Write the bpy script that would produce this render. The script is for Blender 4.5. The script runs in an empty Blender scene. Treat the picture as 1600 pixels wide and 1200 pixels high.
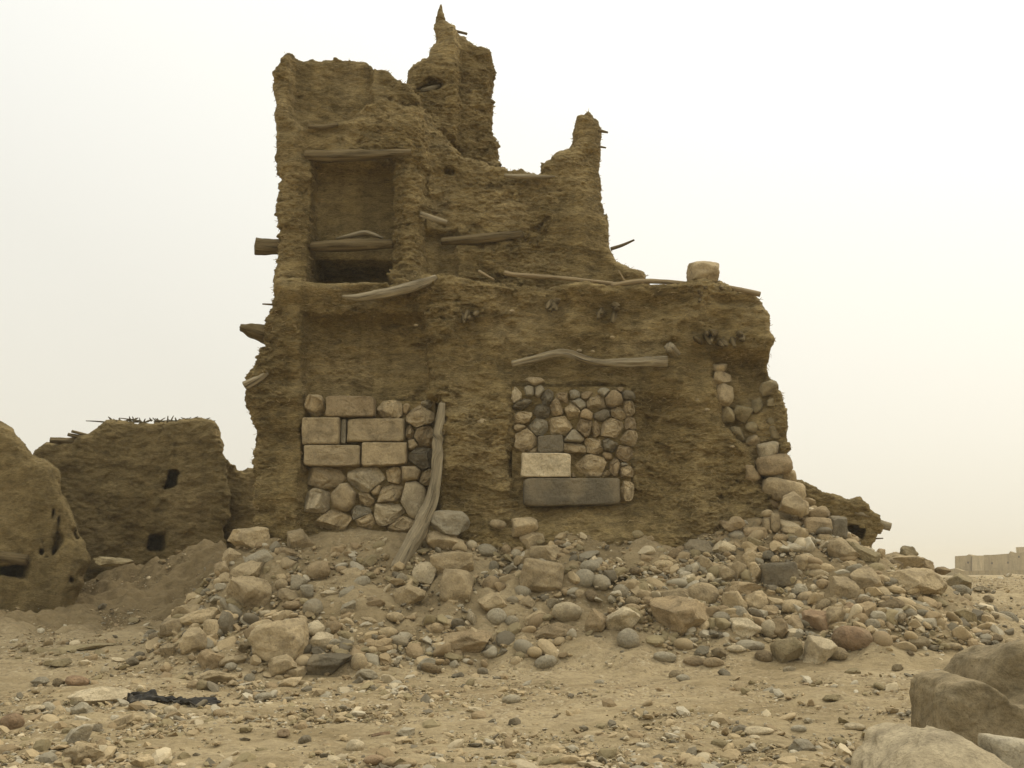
import bpy, bmesh, math, random
import numpy as np
from mathutils import Vector, Matrix

rng = np.random.default_rng(7)
random.seed(7)
S = bpy.context.scene
COL = S.collection

# ------------------------------------------------------------------ camera, sky, sun, exposure
F = 1556.0                      # focal length in photo pixels (photo is 1600 x 1200)
CAM = np.array([0.0, 0.0, 1.6])
TH = math.atan(290.0 / F)
cd = bpy.data.cameras.new('camera')
cam = bpy.data.objects.new('camera', cd)
COL.objects.link(cam)
cam.location = CAM
cam.rotation_euler = (math.radians(90) + TH, 0, 0)
cd.sensor_width = 36
cd.lens = 36 * F / 1600
cd.clip_start = 0.1
cd.clip_end = 3000
S.camera = cam

SUN_EL, SUN_AZ = math.radians(52), math.radians(62)      # azimuth from +Y (view direction) towards +X (right)
w = bpy.data.worlds.new('World')
S.world = w
w.use_nodes = True
nt = w.node_tree
nt.nodes.clear()
def wn(t, **k):
    n = nt.nodes.new(t)
    for a, b in k.items(): setattr(n, a, b)
    return n
out = wn('ShaderNodeOutputWorld')
sky = wn('ShaderNodeTexSky', sky_type='NISHITA', sun_disc=False, sun_elevation=SUN_EL, sun_rotation=SUN_AZ,
         air_density=1.0, dust_density=8.0, ozone_density=1.0)
b1 = wn('ShaderNodeBackground'); b1.inputs[1].default_value = 0.012
nt.links.new(sky.outputs[0], b1.inputs[0])
tc = wn('ShaderNodeTexCoord')
sep = wn('ShaderNodeSeparateXYZ'); nt.links.new(tc.outputs['Generated'], sep.inputs[0])
ramp = wn('ShaderNodeValToRGB')                          # dusty overcast veil, brighter towards the zenith
nt.links.new(sep.outputs[2], ramp.inputs[0])
e = ramp.color_ramp.elements
e[0].position = 0.0; e[0].color = (0.755, 0.71, 0.59, 1)
e[1].position = 1.0; e[1].color = (1.30, 1.26, 1.13, 1)
x = e.new(0.12); x.color = (0.80, 0.765, 0.66, 1)
x = e.new(0.30); x.color = (0.84, 0.82, 0.735, 1)
x = e.new(0.52); x.color = (0.91, 0.905, 0.845, 1)
dot = wn('ShaderNodeVectorMath', operation='DOT_PRODUCT')
nt.links.new(tc.outputs['Generated'], dot.inputs[0])
dot.inputs[1].default_value = (math.sin(SUN_AZ) * math.cos(SUN_EL), math.cos(SUN_AZ) * math.cos(SUN_EL), math.sin(SUN_EL))
mr = wn('ShaderNodeMapRange'); nt.links.new(dot.outputs['Value'], mr.inputs[0])
mr.inputs[1].default_value = 0.25; mr.inputs[2].default_value = 1.0
mr.inputs[3].default_value = 1.03; mr.inputs[4].default_value = 1.35
b2 = wn('ShaderNodeBackground')
nt.links.new(ramp.outputs[0], b2.inputs[0]); nt.links.new(mr.outputs[0], b2.inputs[1])
add = wn('ShaderNodeAddShader')
nt.links.new(b1.outputs[0], add.inputs[0]); nt.links.new(b2.outputs[0], add.inputs[1])
nt.links.new(add.outputs[0], out.inputs[0])

sl = bpy.data.lights.new('sun', 'SUN')
sl.energy = 1.15
sl.angle = math.radians(22)
sl.color = (1.0, 0.93, 0.80)
so = bpy.data.objects.new('sun', sl)
COL.objects.link(so)
sdir = Vector((math.sin(SUN_AZ) * math.cos(SUN_EL), math.cos(SUN_AZ) * math.cos(SUN_EL), math.sin(SUN_EL)))
so.rotation_euler = (-sdir).to_track_quat('-Z', 'Y').to_euler()
so.location = sdir * 60
S.view_settings.view_transform = 'Standard'
S.view_settings.look = 'None'
S.view_settings.exposure = 0.0
S.view_settings.gamma = 1.0
S.cycles.max_bounces = 6
S.cycles.diffuse_bounces = 3
S.cycles.volume_bounces = 1
HAZE = 0.0013

# ------------------------------------------------------------------ projection helpers (photo pixel -> point at a real depth)
FW = np.array([0, math.cos(TH), math.sin(TH)]); UP = np.array([0, -math.sin(TH), math.cos(TH)])
def ray(px, py):
    u = (np.asarray(px, float) - 800) / F; v = (600 - np.asarray(py, float)) / F
    return np.stack([u, FW[1] + v * UP[1], FW[2] + v * UP[2]], -1)
def at(px, py, Y):
    d = ray(px, py)
    return CAM + d * (Y / d[..., 1])[..., None]
def proj(x, y, z):
    z = z - CAM[2]
    dep = y * FW[1] + z * FW[2]
    return 800 + F * x / dep, 600 - F * (y * UP[1] + z * UP[2]) / dep

# ------------------------------------------------------------------ vectorised noise
NT = np.random.default_rng(3).random((64, 64, 64)).astype(np.float32) * 2 - 1
def noise(x, y, z):
    x, y, z = np.broadcast_arrays(np.asarray(x, np.float32), np.asarray(y, np.float32), np.asarray(z, np.float32))
    xi, yi, zi = np.floor(x).astype(np.int32), np.floor(y).astype(np.int32), np.floor(z).astype(np.int32)
    fx, fy, fz = x - xi, y - yi, z - zi
    fx = fx * fx * (3 - 2 * fx); fy = fy * fy * (3 - 2 * fy); fz = fz * fz * (3 - 2 * fz)
    xi &= 63; yi &= 63; zi &= 63
    x1, y1, z1 = (xi + 1) & 63, (yi + 1) & 63, (zi + 1) & 63
    a = NT[xi, yi, zi] * (1 - fx) + NT[x1, yi, zi] * fx
    b = NT[xi, y1, zi] * (1 - fx) + NT[x1, y1, zi] * fx
    c = NT[xi, yi, z1] * (1 - fx) + NT[x1, yi, z1] * fx
    d = NT[xi, y1, z1] * (1 - fx) + NT[x1, y1, z1] * fx
    return (a * (1 - fy) + b * fy) * (1 - fz) + (c * (1 - fy) + d * fy) * fz
def fbm(x, y, z, o=4, g=0.5):
    s, a, f = 0, 1.0, 1.0
    for i in range(o):
        s = s + a * noise(x * f + 7.3 * i, y * f + 3.1 * i, z * f + 5.7 * i)
        a *= g; f *= 2.03
    return s
def smooth(a, b, x):
    t = np.clip((x - a) / (b - a), 0, 1)
    return t * t * (3 - 2 * t)
def boxm(px, py, x0, x1, y0, y1, s=6):
    return smooth(x0 - s, x0 + s, px) * smooth(-x1 - s, -x1 + s, -px) * smooth(y0 - s, y0 + s, py) * smooth(-y1 - s, -y1 + s, -py)

# ------------------------------------------------------------------ polygon distance and surface nets
def poly_sdf(P, X, Z):
    P = np.asarray(P, np.float32); d = np.full(X.shape, 1e9, np.float32); ins = np.zeros(X.shape, bool)
    n = len(P)
    for i in range(n):
        a, b = P[i], P[(i + 1) % n]
        ex, ez = b - a
        wx, wz = X - a[0], Z - a[1]
        t = np.clip((wx * ex + wz * ez) / max(ex * ex + ez * ez, 1e-9), 0, 1)
        d = np.minimum(d, (wx - ex * t) ** 2 + (wz - ez * t) ** 2)
        c = ((a[1] > Z) != (b[1] > Z))
        if abs(ez) > 1e-9:
            ins ^= c & (X < ex * (Z - a[1]) / ez + a[0])
    d = np.sqrt(d)
    return np.where(ins, -d, d)
def roughen(pts, amp=1.6, step=6.0, seed=0):
    r = np.random.default_rng(seed); o = []
    n = len(pts)
    for i in range(n):
        a = np.array(pts[i], float); b = np.array(pts[(i + 1) % n], float)
        k = max(1, int(np.linalg.norm(b - a) / step))
        for j in range(k):
            o.append(a + (b - a) * j / k + (r.normal(0, amp, 2) if k > 1 else 0))
    return o
def surface_nets(D, x0, y0, z0, h):
    s = D < 0
    n = np.zeros(tuple(k - 1 for k in D.shape), np.uint8)
    C = [(i, j, k) for i in (0, 1) for j in (0, 1) for k in (0, 1)]
    def v(A, c): return A[c[0]:A.shape[0] - 1 + c[0], c[1]:A.shape[1] - 1 + c[1], c[2]:A.shape[2] - 1 + c[2]]
    for c in C: n += v(s, c)
    cells = np.argwhere((n > 0) & (n < 8))
    idx = np.full(n.shape, -1, np.int32)
    idx[tuple(cells.T)] = np.arange(len(cells))
    val = {c: D[cells[:, 0] + c[0], cells[:, 1] + c[1], cells[:, 2] + c[2]] for c in C}
    acc = np.zeros((len(cells), 3), np.float32); cnt = np.zeros(len(cells), np.float32)
    for a in C:
        for ax in range(3):
            if a[ax]: continue
            b = tuple(1 if i == ax else a[i] for i in range(3))
            va, vb = val[a], val[b]
            m = (va < 0) != (vb < 0)
            t = np.where(m, va / np.where(m, va - vb, 1), 0)
            p = np.zeros((len(cells), 3), np.float32)
            for i in range(3): p[:, i] = a[i]
            p[:, ax] = t
            acc += p * m[:, None]; cnt += m
    V = (cells + acc / cnt[:, None]) * h + np.array([x0, y0, z0])
    Q = []
    for ax in range(3):
        b, c = (ax + 1) % 3, (ax + 2) % 3
        lo = [slice(None)] * 3; hi = [slice(None)] * 3
        lo[ax] = slice(0, -1); hi[ax] = slice(1, None)
        for k in (b, c): lo[k] = slice(1, -1); hi[k] = slice(1, -1)
        A, B = s[tuple(lo)], s[tuple(hi)]
        e = np.argwhere(A != B)
        off = np.zeros(3, int); off[b] = 1; off[c] = 1
        inside = A[tuple(e.T)]
        e = e + off
        def g(db, dc):
            q = e.copy(); q[:, b] -= db; q[:, c] -= dc
            return idx[q[:, 0], q[:, 1], q[:, 2]]
        f = np.stack([g(1, 1), g(0, 1), g(0, 0), g(1, 0)], 1)
        f[~inside] = f[~inside][:, ::-1]
        Q.append(f)
    return V, np.concatenate(Q)

def mesh_np(name, V, Fc, mat=None, smooth_=True, attrs=None):
    V = np.asarray(V, np.float32); Fc = np.asarray(Fc, np.int32)
    me = bpy.data.meshes.new(name)
    k = Fc.shape[1]
    me.vertices.add(len(V)); me.vertices.foreach_set('co', V.ravel())
    me.loops.add(Fc.size); me.loops.foreach_set('vertex_index', Fc.ravel())
    me.polygons.add(len(Fc))
    me.polygons.foreach_set('loop_start', np.arange(0, Fc.size, k, dtype=np.int32))
    me.polygons.foreach_set('use_smooth', np.full(len(Fc), smooth_))
    for an, (ty, data) in (attrs or {}).items():
        a = me.attributes.new(an, ty, 'POINT')
        a.data.foreach_set('color' if 'COLOR' in ty else 'vector', np.asarray(data, np.float32).ravel())
    me.update(calc_edges=True)
    if mat: me.materials.append(mat)
    return me
def link(name, me, parent=None):
    o = bpy.data.objects.new(name, me)
    COL.objects.link(o)
    if parent: o.parent = parent
    return o
def tag(o, label=None, cat=None, group=None, kind=None):
    if label: o['label'] = label
    if cat: o['category'] = cat
    if group: o['group'] = group
    if kind: o['kind'] = kind
    return o
def centred(o, V):                 # move the object's origin to the foot of its mesh
    V = np.asarray(V); c = np.array([V[:, 0].mean(), V[:, 1].mean(), V[:, 2].min()])
    return V - c, c

# ------------------------------------------------------------------ materials
def material(name, rough=0.95):
    m = bpy.data.materials.new(name); m.use_nodes = True
    n = m.node_tree.nodes; b = n['Principled BSDF']
    b.inputs['Roughness'].default_value = rough
    b.inputs['Specular IOR Level'].default_value = 0.15
    return m, m.node_tree, b
class G:
    def __init__(s, t): s.t = t
    def n(s, ty, **k):
        q = s.t.nodes.new(ty)
        for a, b in k.items(): setattr(q, a, b)
        return q
    def l(s, a, b): s.t.links.new(a, b)
    def coords(s, scale=(1, 1, 1), attr=None):
        mp = s.n('ShaderNodeMapping'); mp.inputs['Scale'].default_value = scale
        if attr:
            c = s.n('ShaderNodeAttribute', attribute_name=attr); s.l(c.outputs['Vector'], mp.inputs[0])
        else:
            c = s.n('ShaderNodeTexCoord'); s.l(c.outputs['Object'], mp.inputs[0])
        return mp.outputs[0]
    def noise(s, vec, scale, detail=6, rough=0.6, dist=0.0):
        q = s.n('ShaderNodeTexNoise'); s.l(vec, q.inputs['Vector'])
        q.inputs['Scale'].default_value = scale; q.inputs['Detail'].default_value = detail
        q.inputs['Roughness'].default_value = rough; q.inputs['Distortion'].default_value = dist
        return q.outputs[0]
    def ramp(s, f, stops):
        q = s.n('ShaderNodeValToRGB'); s.l(f, q.inputs[0])
        e = q.color_ramp.elements
        while len(e) > 1: e.remove(e[0])
        e[0].position, c = stops[0]; e[0].color = (*c, 1) if len(c) == 3 else c
        for p, c in stops[1:]:
            x = e.new(p); x.color = (*c, 1) if len(c) == 3 else c
        return q.outputs[0]
    def mix(s, f, a, b, mode='MIX'):
        q = s.n('ShaderNodeMix', data_type='RGBA', blend_type=mode)
        for v, i in ((f, 0), (a, 6), (b, 7)):
            if hasattr(v, 'links'): s.l(v, q.inputs[i])
            elif i == 0: q.inputs[0].default_value = v
            else: q.inputs[i].default_value = (*v, 1)
        return q.outputs[2]
    def bump(s, h, strength, dist, prev=None):
        q = s.n('ShaderNodeBump'); s.l(h, q.inputs['Height'])
        q.inputs['Strength'].default_value = strength; q.inputs['Distance'].default_value = dist
        if prev: s.l(prev, q.inputs['Normal'])
        return q.outputs[0]
GR = lambda v: (v, v, v)

def mud_material(name, dark, mid, light, zs=3.2, fleck=0.6, con=1.0):
    m, t, b = material(name); g = G(t)
    c1 = g.coords(); c2 = g.coords((1, 1, zs)); c3 = g.coords((1, 1, zs * 1.6))
    big = g.noise(c1, 0.9, 6, 0.65)
    base = g.ramp(big, [(0.36, dark), (0.5, mid), (0.64, light)])
    st = g.noise(g.coords((3.2, 3.2, 0.32)), 1.0, 5, 0.6, 0.3)          # rain channels running down the wall
    base = g.mix(0.8, base, g.ramp(st, [(0.36, GR(0.74)), (0.48, GR(1.0)), (0.64, GR(1.14))]), 'MULTIPLY')
    crs = g.noise(c2, 3.0, 9, 0.72, 0.4)
    lo, hi = 1 - 0.50 * con, 1 + 0.38 * con
    base = g.mix(0.75, base, g.ramp(crs, [(0.34, GR(lo)), (0.5, GR(1.0)), (0.66, GR(hi))]), 'MULTIPLY')
    fine = g.noise(c3, 20, 6, 0.78, 0.6)
    base = g.mix(0.8, base, g.ramp(fine, [(0.34, GR(lo * 0.9)), (0.5, GR(1.0)), (0.68, GR(hi * 1.15))]), 'MULTIPLY')
    fl = g.noise(c3, 34, 3, 0.7, 1.2)
    base = g.mix(g.ramp(fl, [(0.62, GR(0)), (0.69, GR(fleck))]), base, tuple(min(1, v * 1.75) for v in light))
    dk = g.noise(c2, 9, 6, 0.75, 0.3)
    base = g.mix(g.ramp(dk, [(0.34, GR(0.65 * con)), (0.42, GR(0))]), base, tuple(v * 0.42 for v in dark))
    g.l(base, b.inputs['Base Color'])
    n1 = g.bump(crs, 0.9, 0.12)
    n2 = g.bump(fine, 0.9, 0.035, n1)
    n3 = g.bump(g.noise(c1, 75, 4, 0.7), 0.6, 0.012, n2)
    g.l(n3, b.inputs['Normal'])
    return m
M = {}
M['mud'] = mud_material('mud_straw', (0.222, 0.161, 0.066), (0.312, 0.230, 0.098), (0.428, 0.324, 0.155), 3.2, 0.75, 1.15)
M['mud_old'] = mud_material('weathered_mud', (0.225, 0.165, 0.070), (0.265, 0.197, 0.086), (0.320, 0.240, 0.112), 2.2, 0.3, 0.75)
M['mud_far_hazed'] = mud_material('far_mud_hazed', (0.31, 0.24, 0.125), (0.34, 0.265, 0.14), (0.37, 0.29, 0.155), 1.0, 0.1, 0.3)  # lightened, so the colour itself carries part of the haze fading
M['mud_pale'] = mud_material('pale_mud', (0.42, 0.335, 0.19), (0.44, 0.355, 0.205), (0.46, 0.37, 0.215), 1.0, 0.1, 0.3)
M['plaster'] = mud_material('inner_plaster', (0.20, 0.145, 0.060), (0.235, 0.17, 0.072), (0.26, 0.19, 0.085), 1.6, 0.1, 0.5)

def rock_material(name, c, var=0.22, dark=0.45, sc=1.0, dust=0.35):
    m, t, b = material(name, 0.9); g = G(t)
    oi = g.n('ShaderNodeObjectInfo')
    off = g.n('ShaderNodeVectorMath', operation='SCALE'); off.inputs[0].default_value = (37, 53, 71)
    g.l(oi.outputs['Random'], off.inputs['Scale'])
    tcn = g.n('ShaderNodeTexCoord')
    ad = g.n('ShaderNodeVectorMath', operation='ADD'); g.l(tcn.outputs['Object'], ad.inputs[0]); g.l(off.outputs[0], ad.inputs[1])
    v = ad.outputs[0]
    n1 = g.noise(v, 5 * sc, 7, 0.65, 0.3)
    col = g.ramp(n1, [(0.36, tuple(k * (1 - var * 1.6) for k in c)), (0.5, c), (0.64, tuple(k * (1 + var) for k in c))])
    fg = g.noise(v, 42 * sc, 5, 0.75)
    col = g.mix(0.7, col, g.ramp(fg, [(0.36, GR(0.72)), (0.5, GR(1.0)), (0.64, GR(1.22))]), 'MULTIPLY')
    rv = g.n('ShaderNodeMapRange'); g.l(oi.outputs['Random'], rv.inputs[0]); rv.inputs[3].default_value = 0.80; rv.inputs[4].default_value = 1.16
    col = g.mix(1.0, col, rv.outputs[0], 'MULTIPLY')
    du = g.noise(v, 2.3 * sc, 4, 0.6)
    col = g.mix(g.ramp(du, [(0.46, GR(0)), (0.60, GR(dust))]), col, (0.37, 0.292, 0.172))
    pit = g.noise(v, 26 * sc, 5, 0.72)
    col = g.mix(g.ramp(pit, [(0.36, GR(dark)), (0.43, GR(0))]), col, tuple(k * 0.35 for k in c))
    g.l(col, b.inputs['Base Color'])
    n = g.bump(n1, 0.8, 0.06)
    n = g.bump(g.noise(v, 20 * sc, 7, 0.72, 0.3), 0.8, 0.025, n)
    n = g.bump(fg, 0.5, 0.008, n)
    g.l(n, b.inputs['Normal'])
    return m
RC = {'tan': (0.400, 0.312, 0.180), 'pale': (0.500, 0.415, 0.265), 'grey': (0.315, 0.275, 0.190), 'dark': (0.175, 0.148, 0.098),
      'brown': (0.305, 0.228, 0.126), 'rust': (0.285, 0.190, 0.108), 'white': (0.44, 0.385, 0.27), 'olive': (0.270, 0.218, 0.118),
      'sand': (0.265, 0.210, 0.120)}
for k, c in RC.items():
    M[k] = rock_material({'tan': 'tan_limestone', 'pale': 'pale_limestone', 'grey': 'grey_cobblestone', 'dark': 'dark_basalt', 'brown': 'brown_stone',
                          'rust': 'rust_sandstone', 'white': 'chalky_stone', 'olive': 'olive_stone', 'sand': 'eroded_sandstone'}[k], c,
                         0.10 if k in ('dark', 'grey') else 0.2, 0.25 if k in ('dark', 'grey') else 0.45)

def ground_material():
    m, t, b = material('dusty_ground', 1.0); g = G(t)
    c = g.coords(); cs = g.coords((1, 2.6, 1))
    big = g.noise(cs, 0.55, 6, 0.6)
    col = g.ramp(big, [(0.37, (0.272, 0.208, 0.110)), (0.5, (0.348, 0.272, 0.152)), (0.62, (0.415, 0.330, 0.192))])
    at_ = g.n('ShaderNodeAttribute', attribute_name='soil')
    col = g.mix(at_.outputs['Fac'], col, (0.212, 0.160, 0.084))
    mid = g.noise(cs, 6.0, 8, 0.72, 0.3)
    col = g.mix(0.6, col, g.ramp(mid, [(0.36, GR(0.6)), (0.5, GR(1.0)), (0.64, GR(1.22))]), 'MULTIPLY')
    vo = g.n('ShaderNodeTexVoronoi'); g.l(c, vo.inputs['Vector']); vo.inputs['Scale'].default_value = 38
    gv = g.noise(c, 1.1, 4, 0.6)
    rnd = g.n('ShaderNodeSeparateColor'); g.l(vo.outputs['Color'], rnd.inputs[0])
    sp = g.ramp(rnd.outputs[0], [(0.0, (0.13, 0.105, 0.065)), (0.3, (0.24, 0.18, 0.10)), (0.7, (0.37, 0.29, 0.17)), (1.0, (0.50, 0.42, 0.28))])
    fac0 = g.mix(1.0, g.ramp(rnd.outputs[1], [(0.45, GR(0)), (0.6, GR(0.75))]), g.ramp(gv, [(0.42, GR(0.15)), (0.58, GR(1))]), 'MULTIPLY')
    fac = g.mix(at_.outputs['Fac'], fac0, (0, 0, 0))
    col = g.mix(fac, col, sp)
    g.l(col, b.inputs['Base Color'])
    n = g.bump(mid, 0.6, 0.05)
    n = g.bump(g.noise(c, 30, 6, 0.75), 0.7, 0.02, n)
    n = g.bump(vo.outputs['Distance'], 0.35, -0.012, n)
    g.l(n, b.inputs['Normal'])
    return m
M['ground'] = ground_material()

def attr_material(name, rough=0.9):
    m, t, b = material(name, rough); g = G(t)
    a = g.n('ShaderNodeAttribute', attribute_name='tint')
    c = g.coords()
    col = g.mix(0.5, a.outputs['Color'], g.ramp(g.noise(c, 45, 4, 0.7), [(0.3, GR(0.65)), (0.7, GR(1.25))]), 'MULTIPLY')
    g.l(col, b.inputs['Base Color'])
    g.l(g.bump(g.noise(c, 60, 4, 0.7), 0.5, 0.008), b.inputs['Normal'])
    return m
M['gravel'] = attr_material('mixed_gravel')

def wood_material(name, c):
    m, t, b = material(name, 0.85); g = G(t)
    v = g.coords((1.2, 22, 22), 'grain')
    n1 = g.noise(v, 1.0, 8, 0.7, 0.5)
    col = g.ramp(n1, [(0.36, tuple(k * 0.28 for k in c)), (0.44, tuple(k * 0.75 for k in c)), (0.55, c), (0.66, tuple(k * 1.35 for k in c))])
    g.l(col, b.inputs['Base Color'])
    g.l(g.bump(n1, 1.0, 0.04), b.inputs['Normal'])
    return m
M['wood'] = wood_material('weathered_wood', (0.345, 0.285, 0.180))
M['wood_dark'] = wood_material('old_dark_wood', (0.185, 0.138, 0.068))
M['wood_pale'] = wood_material('pale_dry_wood', (0.36, 0.275, 0.155))
m, t, b = material('straw'); b.inputs['Base Color'].default_value = (0.40, 0.30, 0.15, 1); M['straw'] = m
m, t, b = material('dark_brush'); b.inputs['Base Color'].default_value = (0.10, 0.08, 0.045, 1); M['brush'] = m
m, t, b = material('black_cloth', 0.6); g = G(t)
nn = g.noise(g.coords(), 14, 5, 0.6)
g.l(g.ramp(nn, [(0.36, (0.012, 0.010, 0.007)), (0.55, (0.026, 0.022, 0.015)), (0.66, (0.085, 0.070, 0.045))]), b.inputs['Base Color'])
g.l(g.bump(nn, 0.3, 0.02), b.inputs['Normal'])
b.inputs['Specular IOR Level'].default_value = 0.2
M['cloth'] = m

# ------------------------------------------------------------------ terrain
def base_h(y):
    return np.interp(y, [-60, 0, 6.6, 11, 13.5, 16, 20, 26, 60, 160, 700], [-0.3, 0, 0.28, 0.50, 0.80, 1.17, 1.35, 1.26, 0.8, 0.9, 1.0])
def height0(x, y):
    x = np.asarray(x, float); y = np.asarray(y, float)
    h = base_h(y) + 0.012 * np.clip(x, -15, 15)
    xl, xr, yf = -3.55, 3.7, 13.5
    dl = np.maximum(xl - x, 0) / 1.05; dr = np.maximum(x - xr, 0) / 3.3; df = np.maximum(yf - y, 0) / 2.5
    db = np.maximum(y - 18.5, 0) / 2.0
    wob = 0.13 * noise(x * 0.9 + 11, y * 0.9, 0 * x) + 0.06 * noise(x * 2.7, y * 2.7, 0 * x + 4)
    q = np.sqrt(dl ** 2 + dr ** 2 + df ** 2 + db ** 2) + wob * 0.7
    h = h + 1.28 * np.clip(1 - q, 0, 1) ** 1.25
    h = h + 0.50 * np.exp(-(((x - 4.0) / 0.8) ** 2 + ((y - 14.1) / 0.8) ** 2))
    # spoil heaps in front of the house at the left
    for px, Y, hh, sx, sy in ((310, 16.9, 0.75, 0.75, 0.6), (370, 16.4, 0.5, 0.5, 0.6), (200, 17.3, 0.35, 1.0, 0.5)):
        X = (px - 800) / F * Y
        h = h + hh * np.exp(-(((x - X) / sx) ** 2 + ((y - Y) / sy) ** 2))
    # rise at the right behind the rubble
    h = h - 0.06 * np.exp(-(((x - 8.6) / 2.0) ** 2 + ((y - 18) / 2.5) ** 2))
    return h
def height(x, y):
    return height0(x, y) + 0.05 * fbm(np.asarray(x) * 0.7, np.asarray(y) * 0.9, 0 * np.asarray(x) + 2.5, 3)
def hit(px, py):
    d = ray(px, py); t = np.linspace(3, 40, 3000)
    P = CAM + d * t[:, None]
    below = P[:, 2] < height(P[:, 0], P[:, 1])
    if not below.any(): return None
    return P[int(np.argmax(below))]
def axis(lo, hi, step, far0, far1, grow=1.13):
    a = list(np.arange(lo, hi, step)); s = step
    while a[-1] < far1: s *= grow; a.append(a[-1] + s)
    s = step; b = [lo]
    while b[-1] > far0: s *= grow; b.append(b[-1] - s)
    return np.array(b[::-1][:-1] + a)
gx = axis(-8.8, 9.2, 0.036, -700, 700); gy = axis(5.6, 18.5, 0.036, -60, 700)
GX, GY = np.meshgrid(gx, gy, indexing='ij')
near = np.exp(-(np.maximum(np.abs(GX) - 9, 0) / 10) ** 2 - (np.maximum(GY - 20, 0) / 14) ** 2)
rub = smooth(0.0, 0.5, height0(GX, GY) - base_h(GY) - 0.012 * GX)
GZ = height(GX, GY)
GZ += near * (0.022 * fbm(GX * 3.1, GY * 4.6, 0 * GX, 4, 0.6) + 0.012 * fbm(GX * 5, GY * 17, 0 * GX + 9, 3, 0.6)
              + rub * 0.055 * fbm(GX * 3.7, GY * 3.7, 0 * GX + 6, 4, 0.65))
far = 1 - near
GZ += far * np.clip((GY - 25) / 60, 0, 1) * 0.35 * fbm(GX * 0.035, GY * 0.03, 0 * GX + 1.5, 4)
soil = np.clip(rub * (0.55 + 0.5 * fbm(GX * 0.8, GY * 0.8, 0 * GX + 8, 3)), 0, 0.9)
lft = smooth(-3.4, -5.0, GX) * smooth(13.0, 15.0, GY)
GZ += lft * near * (0.13 * fbm(GX * 2.2, GY * 3.0, 0 * GX + 12, 4, 0.6) + 0.045 * fbm(GX * 4, GY * 5, 0 * GX + 3, 3, 0.6))
soil = np.maximum(soil, lft * 0.98)
soil = np.maximum(soil, smooth(14.5, 16.5, GY) * 0.6 * smooth(4, -4, GX))
nx_, ny_ = GX.shape
ii = np.arange(nx_ * ny_).reshape(nx_, ny_)
Q = np.stack([ii[:-1, :-1], ii[1:, :-1], ii[1:, 1:], ii[:-1, 1:]], -1).reshape(-1, 4)
soil3 = np.repeat(soil.ravel()[:, None], 3, 1)
me = mesh_np('ground', np.stack([GX.ravel(), GY.ravel(), GZ.ravel()], 1), Q, M['ground'], True,
             {'soil': ('FLOAT_COLOR', np.concatenate([soil3, np.ones((len(soil3), 1))], 1))})
tag(link('ground', me), 'dusty tan stony ground sloping up to the ruined tower', 'ground', kind='structure')

# ------------------------------------------------------------------ the tower: a signed distance volume turned into one mud body
H = 0.028
x0, x1, y0, y1, z0, z1 = -4.15, 4.25, 13.1, 17.3, 1.0, 10.75
xs = np.arange(x0, x1, H, dtype=np.float32); ys = np.arange(y0, y1, H, dtype=np.float32); zs = np.arange(z0, z1, H, dtype=np.float32)
XX, ZZ = np.meshgrid(xs, zs, indexing='ij')
PX, PY = proj(XX, 13.6, ZZ)
PX = PX + 5.0 * fbm(XX * 2.6, 0 * XX + 3, ZZ * 2.6, 3, 0.6); PY = PY + 5.0 * fbm(XX * 2.6, 0 * XX + 8, ZZ * 2.6, 3, 0.6)
def wpoly(pts, Y): return [tuple(at(p[0], p[1], Y)[[0, 2]]) for p in pts]
LOW = [(398, 930), (396, 800), (391, 720), (394, 668), (381, 642), (376, 612), (380, 585), (397, 562), (404, 548), (408, 530), (405, 505), (414, 490),
       (421, 470), (427, 440), (440, 432), (495, 431), (520, 424), (548, 419), (600, 419), (655, 428), (700, 431), (760, 437), (800, 442), (860, 446),
       (905, 441), (960, 443), (1010, 445), (1060, 448), (1075, 442), (1090, 436), (1125, 438), (1142, 449), (1185, 461), (1195, 470), (1207, 490),
       (1205, 510), (1212, 530), (1205, 545), (1205, 580), (1214, 600), (1222, 615), (1228, 642), (1229, 680), (1235, 700), (1238, 740), (1246, 765),
       (1262, 800), (1270, 930)]
UPR = [(426, 460), (430, 420), (434, 380), (431, 330), (434, 280), (430, 240), (432, 225), (429, 190), (430, 160), (424, 132), (425, 114), (436, 92),
       (448, 82), (475, 80), (490, 78), (516, 73), (545, 75), (574, 81), (577, 92), (600, 94), (612, 104), (638, 119), (655, 138), (668, 160), (684, 178), (712, 210),
       (740, 228), (778, 243), (790, 242), (800, 250), (820, 247), (842, 254), (846, 242), (860, 234), (870, 220), (890, 211), (900, 202), (902, 176), (910, 164), (921, 153), (930, 158),
       (941, 168), (943, 205), (943, 240), (945, 290), (950, 330), (957, 370), (965, 390), (985, 405), (1010, 412), (1024, 432), (1028, 470)]
BCK = [(640, 330), (640, 118), (652, 110), (668, 101), (672, 88), (682, 74), (681, 44), (687, 20), (690, 13), (694, 22), (697, 41), (706, 46), (727, 52), (730, 62),
       (745, 70), (764, 76), (769, 90), (770, 112), (766, 125), (769, 160), (767, 190), (772, 208), (776, 232), (784, 262), (795, 330)]
d2L = poly_sdf(wpoly(roughen(LOW, 1.6, 7, 1), 13.6), XX, ZZ)
d2U = poly_sdf(wpoly(roughen(UPR, 1.3, 6, 2), 13.85), XX, ZZ)
d2B = poly_sdf(wpoly(roughen(BCK, 1.2, 6, 3), 15.0), XX, ZZ)
BK = boxm
big1 = fbm(XX * 0.8, 0 * XX + 1, ZZ * 0.9, 4)
big2 = fbm(XX * 2.3, 0 * XX + 5, ZZ * 3.0, 4, 0.55)
YL = 13.5 + 0.10 * smooth(840, 440, PY)
YL += 0.30 * BK(PX, PY, 471, 667, 492, 900, 3.5) + 0.10 * BK(PX, PY, 474, 660, 470, 520, 22)
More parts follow.
